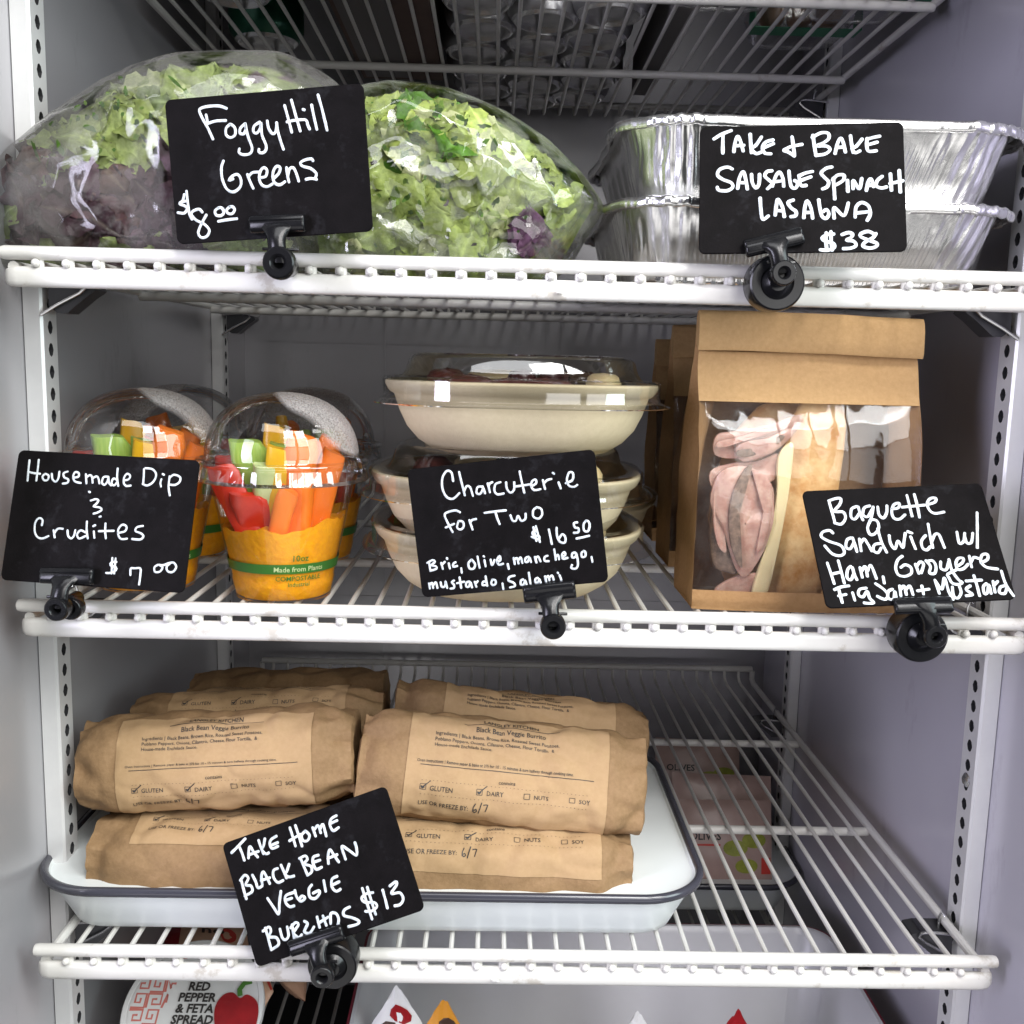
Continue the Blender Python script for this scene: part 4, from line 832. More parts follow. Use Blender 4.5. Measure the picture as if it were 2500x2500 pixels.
def sandwich():
    yb = .062
    C = at(1930, 1400, yb); t = thing('baguette_sandwich', 'baguette sandwich of ham and cheese seen through the bag window', 'sandwich', C)
    def ell(pts, name, m, th=1.0, e=.8, y_off=0, n=22, sq_=1):
        """loaf through (u, v, half width px) stations, flattened to depth th"""
        mb = MB(); rings = []
        P = [(at(u, v, yb+y_off), w/3700) for u, v, w in pts]
        for i, (p, w_) in enumerate(P):
            a = P[max(0, i-1)][0]; b = P[min(len(P)-1, i+1)][0]; tn = (b-a).normalized(); sd = V((tn.z, 0, -tn.x))
            rings.append([p+sd*w_*math.copysign(abs(math.cos(2*math.pi*k/n))**e, math.cos(2*math.pi*k/n))*(1+.04*nz(i*.7, k*.6, 3))+V((0, -1, 0))*th*w_*math.copysign(abs(math.sin(2*math.pi*k/n))**e, math.sin(2*math.pi*k/n))*(1+.08*nz(i*.5, k*.4, 8)) for k in range(n)])
        mb.loft(rings); mb.build(name, M[m], t, angle=60)
    # outer half of the loaf, standing on its end
    ell([(2018, 962, 20), (2010, 985, 52), (2000, 1030, 66), (1985, 1100, 74), (1968, 1180, 80), (1950, 1260, 84), (1936, 1340, 88), (1925, 1410, 88), (1918, 1450, 82), (1916, 1462, 60)], 'bread', 'bread', .30, .75, -.001, 26)
    # second half behind on the left
    ell([(1950, 985, 16), (1925, 1000, 40), (1880, 1030, 50), (1840, 1080, 56), (1800, 1160, 56), (1780, 1260, 54), (1790, 1340, 50), (1800, 1420, 30)], 'bread', 'bread', .34, .8, .018, 22)
    def slab(poly, name, m, y0, th, wav=0, seed=0):
        mb = MB(); k = len(poly); c = V((sum(p[0] for p in poly)/k, sum(p[1] for p in poly)/k)); Q = []
        for i in range(k):
            a, b, cc, d = (V(poly[(i+j) % k]) for j in (-1, 0, 1, 2))
            for s in range(4):
                u = s/4; Q.append(.5*((2*b)+(cc-a)*u+(2*a-5*b+4*cc-d)*u*u+(3*b-a-3*cc+d)*u**3))
        rings = []
        for q, side in ((0.02, -1), (.5, -1), (.92, -1), (1, -.6), (1, .6), (.92, 1), (.02, 1)):
            rg = []
            for p in Q:
                g = c+(p-c)*q; P = at(g.x, g.y, y0); P.y += side*th*.5+wav*(ridge(g.x*.012, g.y*.007, seed)-.5+.5*nz(g.x*.02, g.y*.02, seed)); rg.append(P)
            rings.append(rg)
        mb.loft(rings, True, False); return mb.build(name, M[m], t, angle=50)
    slab([(1935, 1082), (1900, 1110), (1898, 1180), (1880, 1290), (1850, 1390), (1835, 1455), (1870, 1450), (1895, 1360), (1915, 1260), (1928, 1180)], 'cheese_slice', 'gruy', yb-.012, .004)
    slab([(1750, 1062), (1800, 1052), (1880, 1035), (1950, 1012), (1945, 1050), (1905, 1085), (1880, 1110), (1810, 1120), (1745, 1110)], 'ham_slice', 'ham', yb-.008, .004, .004, 2)
    slab([(1800, 1085), (1870, 1068), (1930, 1045), (1925, 1075), (1880, 1105), (1815, 1128)], 'ham_slice', 'ham', yb-.013, .003, .003, 7)
    slab([(1735, 1150), (1790, 1130), (1850, 1125), (1900, 1108), (1890, 1170), (1840, 1180), (1770, 1190), (1738, 1190)], 'ham_slice', 'ham', yb-.009, .004, .005, 4)
    slab([(1735, 1225), (1760, 1150), (1830, 1140), (1880, 1180), (1890, 1240), (1875, 1310), (1850, 1370), (1822, 1408), (1800, 1395), (1780, 1340), (1765, 1290)], 'ham_slice', 'ham', yb-.013, .0035, .003, 1)
    slab([(1838, 1132), (1820, 1145), (1792, 1190), (1778, 1250), (1782, 1320), (1798, 1370), (1812, 1385), (1806, 1340), (1796, 1290), (1795, 1240), (1806, 1195), (1826, 1160)], 'ham_rind', 'hamrim', yb-.0162, .0025, .002, 1)
    slab([(1738, 1240), (1775, 1300), (1800, 1390), (1770, 1395), (1738, 1370)], 'ham_rind', 'hamrim', yb-.006, .006, .004, 5)
    slab([(1742, 1195), (1772, 1165), (1800, 1160), (1776, 1215), (1764, 1280), (1772, 1345), (1752, 1330), (1740, 1260)], 'ham_slice', 'ham', yb-.0115, .003, .003, 12)
    slab([(1836, 1150), (1872, 1165), (1886, 1215), (1880, 1280), (1862, 1335), (1846, 1345), (1858, 1280), (1862, 1220)], 'ham_slice', 'ham', yb-.0165, .0025, .002, 15)
    slab([(1800, 1100), (1850, 1092), (1905, 1062), (1912, 1072), (1862, 1106), (1806, 1116)], 'ham_rind', 'hamrim', yb-.0155, .002, .002, 9)
    slab([(1752, 1078), (1800, 1066), (1872, 1046), (1880, 1056), (1806, 1080), (1756, 1094)], 'ham_slice', 'ham', yb-.0150, .0025, .002, 18)
    slab([(1745, 1440), (1800, 1405), (1850, 1400), (1835, 1445), (1790, 1458)], 'ham_slice', 'ham', yb-.008, .004, .003, 6)

sandwich()

# ------------------------------------------------------------------ enamel trays
def tray(x0, x1, y0, y1, z0, h, label, r=.045):
    C = V(((x0+x1)/2, (y0+y1)/2, z0)); t = thing('enamel_tray', label, 'tray', C, 'white enamel trays with dark rims'); n = 160
    def rr(ins, z):
        w_, l_ = (x1-x0)/2-ins, (y1-y0)/2-ins; q = max(.004, r-ins); pts = []
        for cx, cy, a0 in ((1, 1, 0), (-1, 1, 90), (-1, -1, 180), (1, -1, 270)):
            for k in range(n//4):
                a = rad(a0+k*90/(n//4-1)); pts.append(V((C.x+cx*(w_-q)+q*math.cos(a), C.y+cy*(l_-q)+q*math.sin(a), z0+z)))
        return pts
    m = MB(); m.loft([rr(.026, .0), rr(.0225, .0006), (rr(.019, .003)), rr(.0165, .008), rr(.009, h*.6), rr(.0035, h-.004)], True, True)
    m.loft([rr(.0036, h-.001), rr(.0105, h*.55), rr(.0185, .008), rr(.022, .0035), rr(.028, .0022)], True, False)
    k = MB(); k.add(rr(.028, .0022), [tuple(range(n))]); m.v += k.v; m.f += [[i+len(m.v)-len(k.v) for i in f] for f in k.f]; m.m += k.m; m.c += k.c
    m.build('body', M['enamel'], t, angle=45)
    e = MB(); e.loft([rr(.0037, h-.0012), rr(.0028, h+.0010), rr(.0008, h+.0020), rr(-.0012, h+.0012), rr(-.0020, h-.001), rr(-.0014, h-.0035), rr(.0006, h-.0048), rr(.0036, h-.0042)], True, False)
    e.build('rim', M['rim'], t, angle=60); return t
zC = ZX['C']-.0038
fr = at(800, 2178, .012); L_, R_ = at(116, 2120, .052), at(1725, 2160, .035)
bkr = atz(1585, 1826, fr.z)
tray(L_.x, R_.x-.001, .010, bkr.y, zC, fr.z-zC, 'white enamel tray with slate rim holding the wrapped burritos')

# ------------------------------------------------------------------ wrapped burritos
LAB_W = .1375
def label_art(scale, full=True):
    """print on the sticker; x from its left edge, y measured down from its top, metres -> list of 2-D shapes"""
    A = []; f = scale
    def T(s, x, y, size, al='LEFT', b=.0): A.append((text2d(s, size*f, al, b), x*f, -y*f))
    def Lr(x0, x1, y, th=.00022): A.append((bar2d(x0*f, -th*f, x1*f, th*f), 0, -y*f))
    if full:
        T('LANGLEY KITCHEN', .069, .0075, .0044, 'CENTER', .012); Lr(.036, .103, .0087)
        T('Black Bean Veggie Burrito', .069, .0140, .0046, 'CENTER', .008)
        T('Ingredients | Black Beans, Brown Rice, Roasted Sweet Potatoes,', .0175, .0188, .0033, b=.006); T('Poblano Peppers, Onions, Cilantro, Cheese, Flour Tortilla,  &', .0175, .0226, .0033, b=.006)
        T('House-made Enchilada Sauce.', .0175, .0264, .0033, b=.006)
    T('Oven Instructions | Remove paper & bake at 375 for 10 - 15 minutes & turn halfway through cooking time.', .0070, .0375, .00245, b=.004); Lr(.0095, .128, .0395)
    T('contains', .069, .0478, .0035, 'CENTER', .004)
    for k in range(44): Lr(.0115+k*.0026, .0122+k*.0026, .0497, .00012); Lr(.0115+k*.0026, .0122+k*.0026, .0585, .00012)
    for i, (x, wd) in enumerate(((.0110, 'GLUTEN'), (.0490, 'DAIRY'), (.0810, 'NUTS'), (.1120, 'SOY'))):
        T(wd, x+.0066, .0558, .0041, b=.004)
        for a, b in (((0, 0), (.0038, 0)), ((.0038, 0), (.0038, .0034)), ((.0038, .0034), (0, .0034)), ((0, .0034), (0, 0))):
            A.append((stroke2d([(a[0]*f, a[1]*f), (b[0]*f, b[1]*f)], .00017*f), x*f, -.0556*f))
        if i < 2:
            A.append((stroke2d([((.0006)*f, .0020*f), (.0016*f, .0008*f), (.0030*f, .0024*f), (.0068*f, .0056*f)], .00032*f), x*f, -.0556*f))
            A.append((stroke2d([((.0009)*f, .0016*f), (.0017*f, .0010*f), (.0028*f, .0018*f)], .0006*f), x*f, -.0556*f))
    T('USE OR FREEZE BY:', .0105, .0660, .0040, b=.003)
    h = .00034*f
    for st in ([(.0017, .0062), (.0004, .0035), (.0003, .0012), (.0016, .0002), (.0028, .0012), (.0022, .0026), (.0007, .0018)], [(.0040, -.0006), (.0056, .0068)], [(.0068, .0050), (.0084, .0052), (.0098, .0050), (.0092, .0026), (.0086, .0006)]):
        A.append((stroke2d([(x*f, y*f) for x, y in st], h), .0475*f, -.0672*f))
    return A
ART = label_art(1.0)
def burrito(p0, p1, y, a, b, label, seed, lab=None, zc=None, fold=1.0, e=.80, tau=0):
    """paper parcel between two photograph points p0 (left), p1 (right) at depth y; a, b half depth and half height"""
    A_, B_ = at(*p0, y-.8*a), at(*p1, y-.8*a); A_.y = B_.y = y; ct, st_ = math.cos(rad(tau)), math.sin(rad(tau))
    if zc is not None: dz = zc-(A_.z+B_.z)/2; A_.z += dz; B_.z += dz
    C = (A_+B_)/2; ax = (B_-A_); L = ax.length; ax.normalize(); up = V((-ax.z, 0, ax.x)); 
    t = thing('wrapped_burrito', label, 'burrito', C, 'burritos wrapped in brown paper')
    def srf(s, ph, off=0, flat=0):
        """s 0..1 along the parcel, ph angle from the front, rising over the top"""
        x = (s-.5)*L; e0 = min(s, 1-s)*L; q = 1-sm(0, .026, e0)
        aa = a*(1-.20*q*fold); bb = b*(1-.14*q*fold)
        c_, s_ = math.cos(ph), math.sin(ph)
        d = -aa*math.copysign(abs(c_)**e, c_); h = bb*math.copysign(abs(s_)**e, s_); d, h = d*ct+h*st_, -d*st_+h*ct
        n = V((-c_*ct+s_*st_, c_*st_+s_*ct))
        amp = (.0010+.0015*q)*(1-flat*.75); vd = noise.voronoi(V((x*34+seed*3.1, d*34, h*34+seed)))[0]; cr = min(1, (vd[1]-vd[0])*2.2)
        w_ = amp*(1.4*ridge(x*26, ph*1.6+seed, seed)-.7)+amp*.7*nz(x*70, ph*4.2, seed+3)+.0009*nz(x*22, ph*1.3, seed+9)-.0010*q*abs(math.sin(ph*3.2+seed))*fold+(cr-.7)*(.0024+.0026*q)*(1-flat*.75)
        p = C+ax*x+up*(h+n.y*w_); p.y += d+n.x*w_
        return p
    ns, npn = 90, 84; m = MB()
    rings = [[srf(i/(ns-1), 2*math.pi*k/npn-math.pi/2) for k in range(npn)] for i in range(ns)]
    # folded-in ends: a creased flap that dips towards its middle
    for side in (0, 1):
        base = rings[0] if side == 0 else rings[-1]; sg = -1 if side == 0 else 1; mid = sum(base, V((0, 0, 0)))/npn; ends = []
        for f, dx in ((.86, .0022), (.62, .0010), (.34, -.0006), (.06, -.001)):
            ends.append([mid+(p-mid)*f+ax*sg*(dx*.6+.0016*ridge(k*.11, f*2, seed+side)*f-.001) for k, p in enumerate(base)])
        rings = (ends[::-1]+rings) if side == 0 else (rings+ends)
    m.loft(rings, True, True); m.build('paper_wrap', M['wrap'], t, angle=42)
    if lab:
        u0, u1, t0, full = lab         # where the sticker lies: fraction along the parcel and angle of its upper edge
        K = 160; T_ = [0]; P_ = [srf(.5, math.pi*.75-math.pi*1.3*k/K, 0, 1) for k in range(K+1)]
        for i in range(K): T_.append(T_[-1]+(P_[i+1]-P_[i]).length)
        def ang(d):
            d = max(0, min(T_[-1]-1e-6, d))
            for i in range(K):
                if T_[i+1] >= d: return math.pi*.75-math.pi*1.3*(i+(d-T_[i])/max(1e-9, T_[i+1]-T_[i]))/K
            return 0
        W = (u1-u0)*L; sc = W/LAB_W; Hh = .0775*sc
        def on(x, y, off):
            s = u0+x/L; ph = ang(t0-y); p = srf(s, ph); q1 = srf(s, ph+.02)-srf(s, ph-.02); q2 = srf(min(1, s+.006), ph)-srf(s-.006, ph); nn = q1.cross(q2)
            if nn.length < 1e-12: return p
            nn.normalize(); o = p-C; o.x = 0
            if nn.dot(o-ax*o.dot(ax)) < 0: nn = -nn
            return p+nn*off
        lm = MB(); lm.grid(lambda u, v: on(u*W, -v*Hh, .0005), 72, 44); lo = lm.build('sticker', M['lab'], t, angle=180)
        im = MB()
        for sh, dx, dy in ART:
            vs, fs = sh; im.add([on(x*sc+dx*sc, y*sc+dy*sc, .00085) for x, y in vs], fs)
        im.build('print', M['ink'], lo, smooth=False)
    return t
burrito((872, 1890), (1574, 1960), .077, .031, .0370, 'wrapped burrito on top at the right front of the tray, whole label readable', 3, (.165, .862, .047, True), e=.72, tau=30)
burrito((810, 2078), (1546, 2110), .0615, .038, .0325, 'wrapped burrito lying at the right front of the tray under another', 8, (.18, .890, -.001, True), zc=zC+.0352)
burrito((180, 1908), (856, 1874), .076, .034, .0335, 'wrapped burrito on top at the left front of the tray, slightly tilted', 5, (.165, .865, .050, True), e=.78, tau=20)
burrito((205, 2075), (840, 2085), .0605, .038, .0325, 'wrapped burrito lying at the left front of the tray behind the sign', 12, (.17, .90, -.008, True), zc=zC+.0352)
burrito((312, 1815), (932, 1795), .158, .034, .029, 'wrapped burrito in the second row at the left of the tray', 17, (.16, .86, .008, True), tau=20)
burrito((957, 1775), (1580, 1848), .158, .034, .029, 'wrapped burrito in the second row at the right, partly hidden by the readable one', 21, (.19, .86, .040, True), tau=20)
burrito((452, 1755), (935, 1745), .230, .032, .031, 'wrapped burrito at the very back left of the tray, no label showing', 26, None)
burrito((262, 1900), (870, 1900), .152, .034, .028, 'wrapped burrito in the lower layer of the second row, left side', 31, None, zc=zC+.0305)
burrito((970, 1900), (1570, 1900), .152, .034, .028, 'wrapped burrito in the lower layer of the second row, right side', 35, None, zc=zC+.0305)

# ------------------------------------------------------------------ top shelf, seen from underneath
zT = ZX['T']-.0038
def can(x, y, r, h, side, label, cat_group, z=zT):
    t = thing('drink_can', label, 'can', (x, y, z), cat_group)
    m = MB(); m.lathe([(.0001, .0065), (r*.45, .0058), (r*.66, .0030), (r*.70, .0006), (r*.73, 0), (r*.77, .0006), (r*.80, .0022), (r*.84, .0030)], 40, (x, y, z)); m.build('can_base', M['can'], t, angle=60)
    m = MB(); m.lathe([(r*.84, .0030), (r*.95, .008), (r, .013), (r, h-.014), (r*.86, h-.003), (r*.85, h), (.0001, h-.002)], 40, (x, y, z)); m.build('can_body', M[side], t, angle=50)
    return t
gl, sl = [], []
p = at(575, 80, .1); r = .033
k0 = None
for u, v, wd in ((560, -25, 'front left'), (715, -60, 'front right'), (640, 95, 'rear')):
    q = atz(u, v, zT)
    if k0 is None: k0 = can(q.x, q.y+.018, r, .12, 'cangreen', f'green drink can, {wd} one of three above the salad bags', 'green cans on the topmost shelf')
    else: dup(k0, (q.x, q.y+.018, zT), f'green drink can, {wd} one of three above the salad bags')
s0 = None
names_ = ('left', 'middle', 'right'); rows = ('front', 'second', 'third', 'fourth')
xs = [at(1160, 100, .2).x, at(1330, 100, .2).x, at(1500, 100, .2).x]
for ci, u in enumerate((1170, 1325, 1505)):
    v0 = (15, 55, 35)[ci]
    q0 = atz(u, v0, zT)
    for ri in range(5):
        y = q0.y+ri*.0645+.004*((ci*7+ri*3) % 3); x = xs[ci]+.004*math.sin(ri*2+ci)
        if y+.033 > .59: continue
        lb = f'silver drink can, row {ri+1} from the front of the {names_[ci]} file above the shelf'
        lb = f'silver can on the topmost shelf, {names_[ci]} file, {("frontmost", "second from front", "third from front", "fourth from front", "rearmost")[ri]}'
        if s0 is None: s0 = can(x, y, r, .12, 'canside', lb, 'silver cans on the topmost shelf')
        else: dup(s0, (x, y, zT), lb)
a, b = atz(800, 10, zT), atz(1060, 10, zT)
cx = (a.x+b.x)/2; y0 = .165
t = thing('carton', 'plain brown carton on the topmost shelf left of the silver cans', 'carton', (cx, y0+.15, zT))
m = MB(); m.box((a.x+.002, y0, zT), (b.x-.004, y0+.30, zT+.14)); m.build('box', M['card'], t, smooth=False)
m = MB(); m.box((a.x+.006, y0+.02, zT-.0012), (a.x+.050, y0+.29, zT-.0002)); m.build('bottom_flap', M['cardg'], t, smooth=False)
t = thing('grey_board', 'grey board panel between the silver cans and the sandwich packs', 'board', (0, 0, 0))
q0, q1 = atz(1615, 40, zT), atz(1660, 40, zT)
t.location = ((q0.x+q1.x)/2, .3, zT); ORG[t.name] = tuple(t.location)
MB().box((q0.x+.008, .24, zT+.0005), (q0.x+.022, .50, zT+.05)).build('panel', M['cardg'], t, smooth=False)
def pack(u, v, y, label, seed, w_=.085, l_=.085):
    q = atz(u, v, zT); x = q.x; t = thing('sandwich_pack', label, 'sandwich pack', (x, y, zT), 'clear packs of rolls on the topmost shelf')
    m = MB(); rings = []
    for ins, z in ((.012, .0), (.008, .0005), (.004, .006), (0, .022), (-.003, .026), (0, .030), (.004, .05), (.012, .056), (.03, .057)):
        rings.append([V((x+math.copysign(abs(math.cos(a))**.45, math.cos(a))*(w_/2-ins), y+math.copysign(abs(math.sin(a))**.45, math.sin(a))*(l_/2-ins), zT+z)) for a in [2*math.pi*k/48 for k in range(48)]])
    m.loft(rings); m.build('clamshell', M['clam'], t, angle=50)
    r_ = random.Random(seed)
    for i in range(3):
        m = MB(); c = V((x+(i-1)*w_*.27, y+r_.uniform(-.006, .006), zT+.022)); rg = []
        for j in range(11):
            f = j/10; rr_ = .013*math.sin(math.pi*min(.97, max(.03, f)))**.5
            rg.append([c+V((rr_*.8*math.cos(a)*(1+.1*nz(a, j, seed)), (f-.5)*l_*.72, rr_*1.25*math.sin(a)*(1+.1*nz(a, j*.5, seed+i)))) for a in [2*math.pi*k/14 for k in range(14)]])
        m.loft(rg); m.build('bread_roll', M['roll'], t, angle=60)
    m = MB(); yb_ = y-l_*.2
    m.box((x-w_*.52, yb_-.010, zT-.0004), (x+w_*.52, yb_+.010, zT+.0002)); m.box((x-w_*.52, yb_-.010, zT), (x-w_*.51, yb_+.010, zT+.056)); m.box((x+w_*.51, yb_-.010, zT), (x+w_*.52, yb_+.010, zT+.056))
    m.build('paper_band', M['greenband'], t, smooth=False)
pack(1745, 60, .215, 'clear pack of rolls with green band, left front one on the topmost shelf', 1)
pack(1925, 120, .305, 'clear pack of rolls with green band, rear one on the topmost shelf', 4)
pack(2080, 50, .235, 'clear pack of rolls, right one at the front of the topmost shelf', 6)

# ------------------------------------------------------------------ lowest shelf
zD = ZX['D']-.0038
def tub(Cpt, R, tilt, h, label, art=True):
    t = thing('dip_tub', label, 'dip tub', Cpt, 'tubs of spread')
    Mx = Matrix.Rotation(tilt, 3, 'X')
    def L(x, y, z=0): return V(Cpt)+Mx @ V((x, y, z))
    m = MB(); n = 72
    m.loft([[L(r*math.cos(2*math.pi*k/n), r*math.sin(2*math.pi*k/n), z) for k in range(n)] for r, z in ((R*.80, -h), (R*.83, -h+.002), (R*.93, -.010), (R*.96, -.006))], True, True); m.build('tub', M['tubside'], t)
    m = MB(); m.loft([[L(r*math.cos(2*math.pi*k/n), r*math.sin(2*math.pi*k/n), z) for k in range(n)] for r, z in ((R*.97, -.008), (R, -.007), (R, -.001), (R*.985, 0), (R*.93, 0), (R*.92, -.0008), (.0001, -.0008))], True, False)
    ld = m.build('lid', M['white'], t)
    return t, L, ld
tc_ = at(470, 2462, .100)
tt, TL, tlid = tub(tc_, .052, rad(34), .055, 'round tub lid reading Red Pepper & Feta Spread on the lowest shelf')
def flat(x, y, z=0): return TL(x, y, z)
mb = MB(); R0 = .0465                                   # key pattern filling the left segment of the lid
def inside(x, y): return x*x+y*y < R0*R0 and x < -.019+.22*(y)
seg = [(-.0205+.22*y, y) for y in [(-.040+i*.004) for i in range(21)]]
arc = [(-math.sqrt(max(0, R0*R0-y*y)), y) for y in [(.040-i*.004) for i in range(21)]]
pm = MB(); pts = seg+arc
pm.add([flat(x, y, .0002) for x, y in pts], [tuple(range(len(pts)))]); pm.build('key_pattern_ground', M['white'], tlid, smooth=False)
cell = .0115
KEY = [(0, 0), (0, 8), (8, 8), (8, 2), (3, 2), (3, 5), (5.6, 5)]
for i in range(-5, 0):
    for j in range(-5, 5):
        x0, y0_ = i*cell, j*cell
        if not all(inside(x0+a*cell, y0_+b*cell) for a, b in ((.0, .0), (.85, 0), (0, .85), (.85, .85))):
            if not inside(x0+.4*cell, y0_+.4*cell): continue
        s = cell/9.2
        kp = [(x0+a*s, y0_+b*s) if (i+j) % 2 else (x0+b*s, y0_+a*s) for a, b in KEY]
        kp = [(x, y) for x, y in kp if inside(x, y)]
        if len(kp) > 1: put2d(mb, stroke2d(kp, .00085, 1), lambda x, y: flat(x, y, .0004))
mb.build('key_pattern', M['greek'], tlid, smooth=False)
mb = MB()
for s, y in (('RED', .0130), ('PEPPER', .0050), ('& FETA', -.0030), ('SPREAD', -.0110)):
    put2d(mb, text2d(s, .0088, 'CENTER', .034, .08), lambda x, y_: flat(x, y_, .0003), .0015, y)
mb.build('lettering', M['ink'], tlid, smooth=False)
mb = MB(); dyp = -.012; pp = [(.024, .016), (.021, .010), (.0225, .001), (.027, -.008), (.0335, -.012), (.040, -.0095), (.0445, -.002), (.045, .0075), (.0425, .0135), (.037, .0165), (.0335, .0145), (.029, .0175)]
pv = []
for i in range(len(pp)):
    a, b, c, d = (V(pp[(i+j) % len(pp)]) for j in (-1, 0, 1, 2))
    for s in range(4): u = s/4; pv.append(V((-.012, dyp))+1.36*.5*((2*b)+(c-a)*u+(2*a-5*b+4*c-d)*u*u+(3*b-a-3*c+d)*u**3))
mb.add([flat(q.x, q.y, .0004) for q in pv], [tuple(range(len(pv)))]); mb.build('pepper_picture', M['redd'], tlid, smooth=False)
mb = MB(); put2d(mb, stroke2d([(x*1.36-.012, y*1.36+dyp) for x, y in [(.0335, .0155), (.0325, .019), (.0345, .0225), (.0385, .0235)]], .0018), lambda x, y: flat(x, y, .0007)); mb.build('pepper_stem', M['green'], tlid, smooth=False)
mb = MB(); put2d(mb, ([(-.010, -.018), (-.006, -.0145), (0, -.013), (.003, -.015), (.008, -.014), (.013, -.0175), (.015, -.024), (-.011, -.024)], [tuple(range(8))]), lambda x, y: flat(x, y, .0004)); mb.build('picture', M['blue'], tlid, smooth=False)
t2, TL2, l2 = tub(at(430, 2705, .045), .050, rad(40), .080, 'white tub lid in front, only its top edge in view')
tub((tc_.x+.004, tc_.y+.045, zD+.058), .050, 0, .055, 'tub of spread underneath the tilted Red Pepper tub')
def pouch(P, label, m, cat, group, name='pouch', marks=None):
    """flat filled pouch between four photograph points (u, v, y): top-left, top-right, bottom-right, bottom-left"""
    A, B, Cc, D = (at(*q) for q in P); c = (A+B+Cc+D)/4; t = thing(name, label, cat, c, group); n = (B-A).cross(D-A).normalized()
    if n.y > 0: n = -n
    def f(u, v, s): 
        p = A.lerp(B, u).lerp(D.lerp(Cc, u), v); th = .009*(max(0, 4*u*(1-u))**.6*max(0, 4*v*(1-v))**.6); return p+n*s*th+n*.0006*nz(u*9, v*9, s)
    mb = MB(); mb.grid(lambda u, v: f(u, v, 1), 20, 24); mb.grid(lambda u, v: f(1-u, v, -1), 20, 24); b = mb.build('packet', M[m], t, angle=180)
    for nm2, mt, fn in (marks or []):
        k = MB(); fn(k, lambda u, v, off=.0006: f(u, v, 1)+n*off); k.build(nm2, M[mt], b, smooth=False)
    return t
def blot(u0, v0, ru, rv, n=20):
    def g(k, f): k.add([f(u0+ru*math.cos(2*math.pi*i/n), v0+rv*math.sin(2*math.pi*i/n)) for i in range(n)], [tuple(range(n))])
    return g
def patch(u0, u1, v0, v1, nn=8):
    def g(k, f): k.grid(lambda u, v: f(lerp(u0, u1, u), lerp(v0, v1, v)), nn, nn)
    return g
def words(s, u0, v0, size, du=1, dv=1.3, al='LEFT'):
    def g(k, f): put2d(k, text2d(s, size, al, .02), lambda x, y: f(u0+x*du, v0-y*dv, .0009))
    return g
def lines(n, u0, u1, v0, dv):
    def g(k, f):
        for i in range(n): k.grid(lambda u, v: f(lerp(u0, u1*(1-.25*((i*7) % 3)/3), u), v0+dv*(i+.35*v), .0009), 6, 2)
    return g
pouch([(530, 2375, .19), (650, 2362, .19), (668, 2420, .16), (640, 2470, .15)], 'peach and red packet leaning behind the Red Pepper tub', 'peach', 'packet', 'peach packets on the lowest shelf', marks=[('red_edge', 'red', patch(.86, .97, .05, .95)), ('printed_panel', 'blue', patch(.30, .48, .08, .34)), ('stripe', 'green', patch(.30, .48, .36, .44)), ('print', 'brown', lines(4, .55, .8, .2, .12))])
pouch([(655, 2355, .24), (752, 2375, .22), (745, 2445, .19), (690, 2400, .20)], 'peach packet with small print beside the black floor gaps', 'peach', 'packet', 'peach packets on the lowest shelf', marks=[('red_edge', 'red', patch(.86, .96, .05, .95)), ('print', 'brown', lines(7, .22, .8, .15, .1))])
pouch([(400, 2256, .31), (600, 2262, .31), (610, 2330, .27), (380, 2320, .27)], 'cream and red packet seen between the shelf wires at lower left', 'peach', 'packet', 'peach packets on the lowest shelf', marks=[('red_band', 'redd', patch(.08, .24, .2, .9)), ('print', 'brown', words('no', .47, .62, .26)), ('red_spot', 'red', blot(.78, .6, .09, .22))])

# white bin with dark red outer lip and the tips of snack pouches
zr = -.505
bl, br_ = atz(862, 2420, zr), atz(2061, 2326, zr); yb_ = atz(1500, 2252, zr).y; x0, x1 = bl.x, br_.x; y0b = -.02
t = thing('storage_bin', 'white plastic bin with dark red outer edge on the lowest shelf', 'bin', ((x0+x1)/2, .12, zD), None); n = 96
def rb(ins, z, r=.03):
    w_, l_ = (x1-x0)/2-ins, (yb_-y0b)/2-ins; q = max(.006, r-ins*.4); pts = []; cx0, cy0 = (x0+x1)/2, (yb_+y0b)/2
    for cx, cy, a0 in ((1, 1, 0), (-1, 1, 90), (-1, -1, 180), (1, -1, 270)):
        for k in range(n//4): a = rad(a0+k*90/(n//4-1)); pts.append(V((cx0+cx*(w_-q)+q*math.cos(a), cy0+cy*(l_-q)+q*math.sin(a), z)))
    return pts
m = MB(); m.loft([rb(.0045, zr-.001), rb(.003, zr+.001), rb(.006, zr+.0012), rb(.011, zr-.004), rb(.020, zD+.010), rb(.026, zD+.005), rb(.06, zD+.004)], True, False); m.add(rb(.06, zD+.004), [tuple(range(n))]); m.build('inside', M['plastic'], t, angle=45)
m = MB(); m.loft([rb(.0045, zr-.0012), rb(.0005, zr), rb(0, zr-.004), rb(.003, zr-.006), rb(.016, zD+.001), rb(.022, zD)], True, False); m.build('outer_shell', M['redline'], t, angle=45)
mks = lambda c1, c2: [('print', c1, blot(.60, .15, .26, .05, 9)), ('print', c2, blot(.34, .24, .22, .05, 7)), ('print', c1, blot(.62, .33, .24, .07, 8)), ('print', c2, blot(.45, .48, .35, .06))]
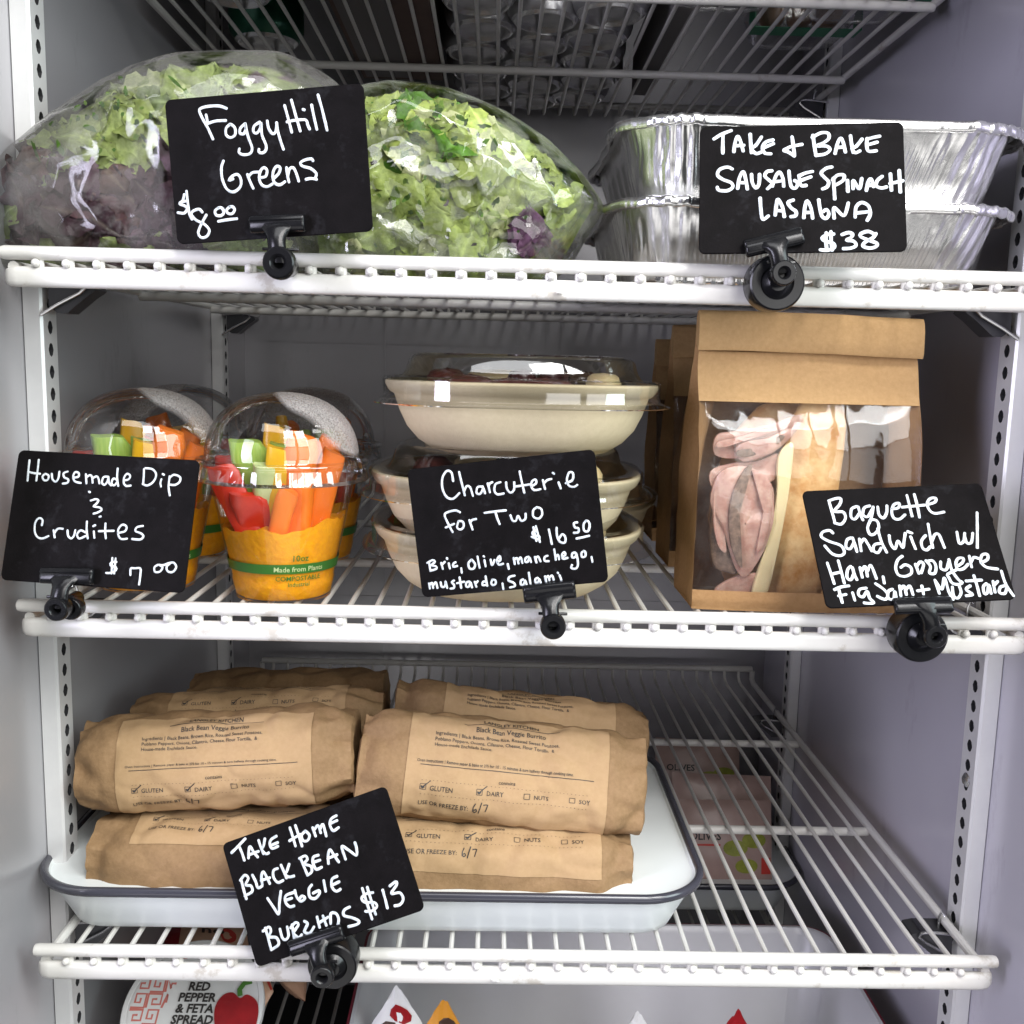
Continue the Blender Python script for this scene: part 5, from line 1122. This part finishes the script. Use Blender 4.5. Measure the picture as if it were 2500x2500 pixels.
for (u, v, w_, m_, lb, mk) in ((968, 2418, 88, 'white', 'white snack pouch tip with dark red print in the white bin', mks('redd', 'brown')), (1085, 2452, 85, 'orange', 'orange and brown snack pouch tip in the white bin', mks('brown', 'brown')), (1560, 2478, 80, 'white', 'white and brown pouch tip, middle right in the bin', mks('brown', 'redd')), (1805, 2475, 80, 'redd', 'dark red pouch tip, rightmost in the white bin', [])):
    c = at(u, v, .115); t = thing('snack_pouch', lb, 'snack pouch', (c.x, c.y, c.z-.08), 'snack pouches in the white bin'); W = w_/3000
    def f(a, v_, s, c=c, W=W): 
        wd = W*(.34+.66*sm(0, .42, v_*(c.z-zD)/.085)-.12*(v_ < .02)); return V((c.x+(a-.5)*2*wd*.72, c.y+.004+v_*.008-s*.016*sm(0, .5, v_)*max(0, 4*a*(1-a))**.7+.001*nz(a*7, v_*8, c.x*90), c.z-v_*(c.z-zD-.006)-.006*(2*a-1)**2*(1-v_)+.004*nz(a*3, 1, c.x*50)))
    mb = MB(); mb.grid(lambda a, b: f(a, b, 1), 16, 24); mb.grid(lambda a, b: f(1-a, b, -1), 16, 24); b_ = mb.build('packet', M[m_], t, angle=180)
    for nm2, mt, fn in mk:
        k = MB(); fn(k, lambda a, b: f(a, b, 1)+V((0, -.0007, 0))); k.build(nm2, M[mt], b_, smooth=False)

# second enamel tray at the back right with pouches of olives
rf = at(1840, 2162, .385); zrim = rf.z; xr_ = atz(1948, 2118, zrim).x
tray(xr_-.30, xr_, .383, .590, zrim-.040, .040, 'white enamel tray of olive pouches at the back right of the lowest shelf')
om = lambda a: [('olive_picture', 'olv', blot(.60+a, .60, .13, .10)), ('olive_picture', 'olv', blot(.80, .50+a, .13, .10)), ('olive_picture', 'olv', blot(.72-a, .82, .12, .09)), ('red_panel', 'red', patch(.88, .98, .72, .92)), ('lettering', 'ink', words('OLIVES', .12, .5, .105)), ('red_print', 'red', lines(1, .12, .44, .55, .07))]
for P, lb, a in (([(1655, 1950, .44), (1880, 1955, .44), (1885, 2150, .405), (1650, 2150, .405)], 'pink olive pouch standing at the front of the back tray', 0),
                 ([(1640, 1885, .475), (1882, 1895, .475), (1884, 2080, .445), (1650, 2080, .445)], 'pink olive pouch leaning second from the front in the back tray', .05),
                 ([(1620, 1878, .50), (1800, 1925, .50), (1800, 2080, .47), (1620, 2080, .47)], 'pink olive pouch slanting down to the right in the back tray', -.04),
                 ([(1600, 1800, .56), (1805, 1812, .56), (1805, 1960, .53), (1600, 1960, .53)], 'pink olive pouch standing farthest back in the back tray', .03)):
    pouch(P, lb, 'pink', 'olive pouch', 'pink pouches of olives', marks=om(a))
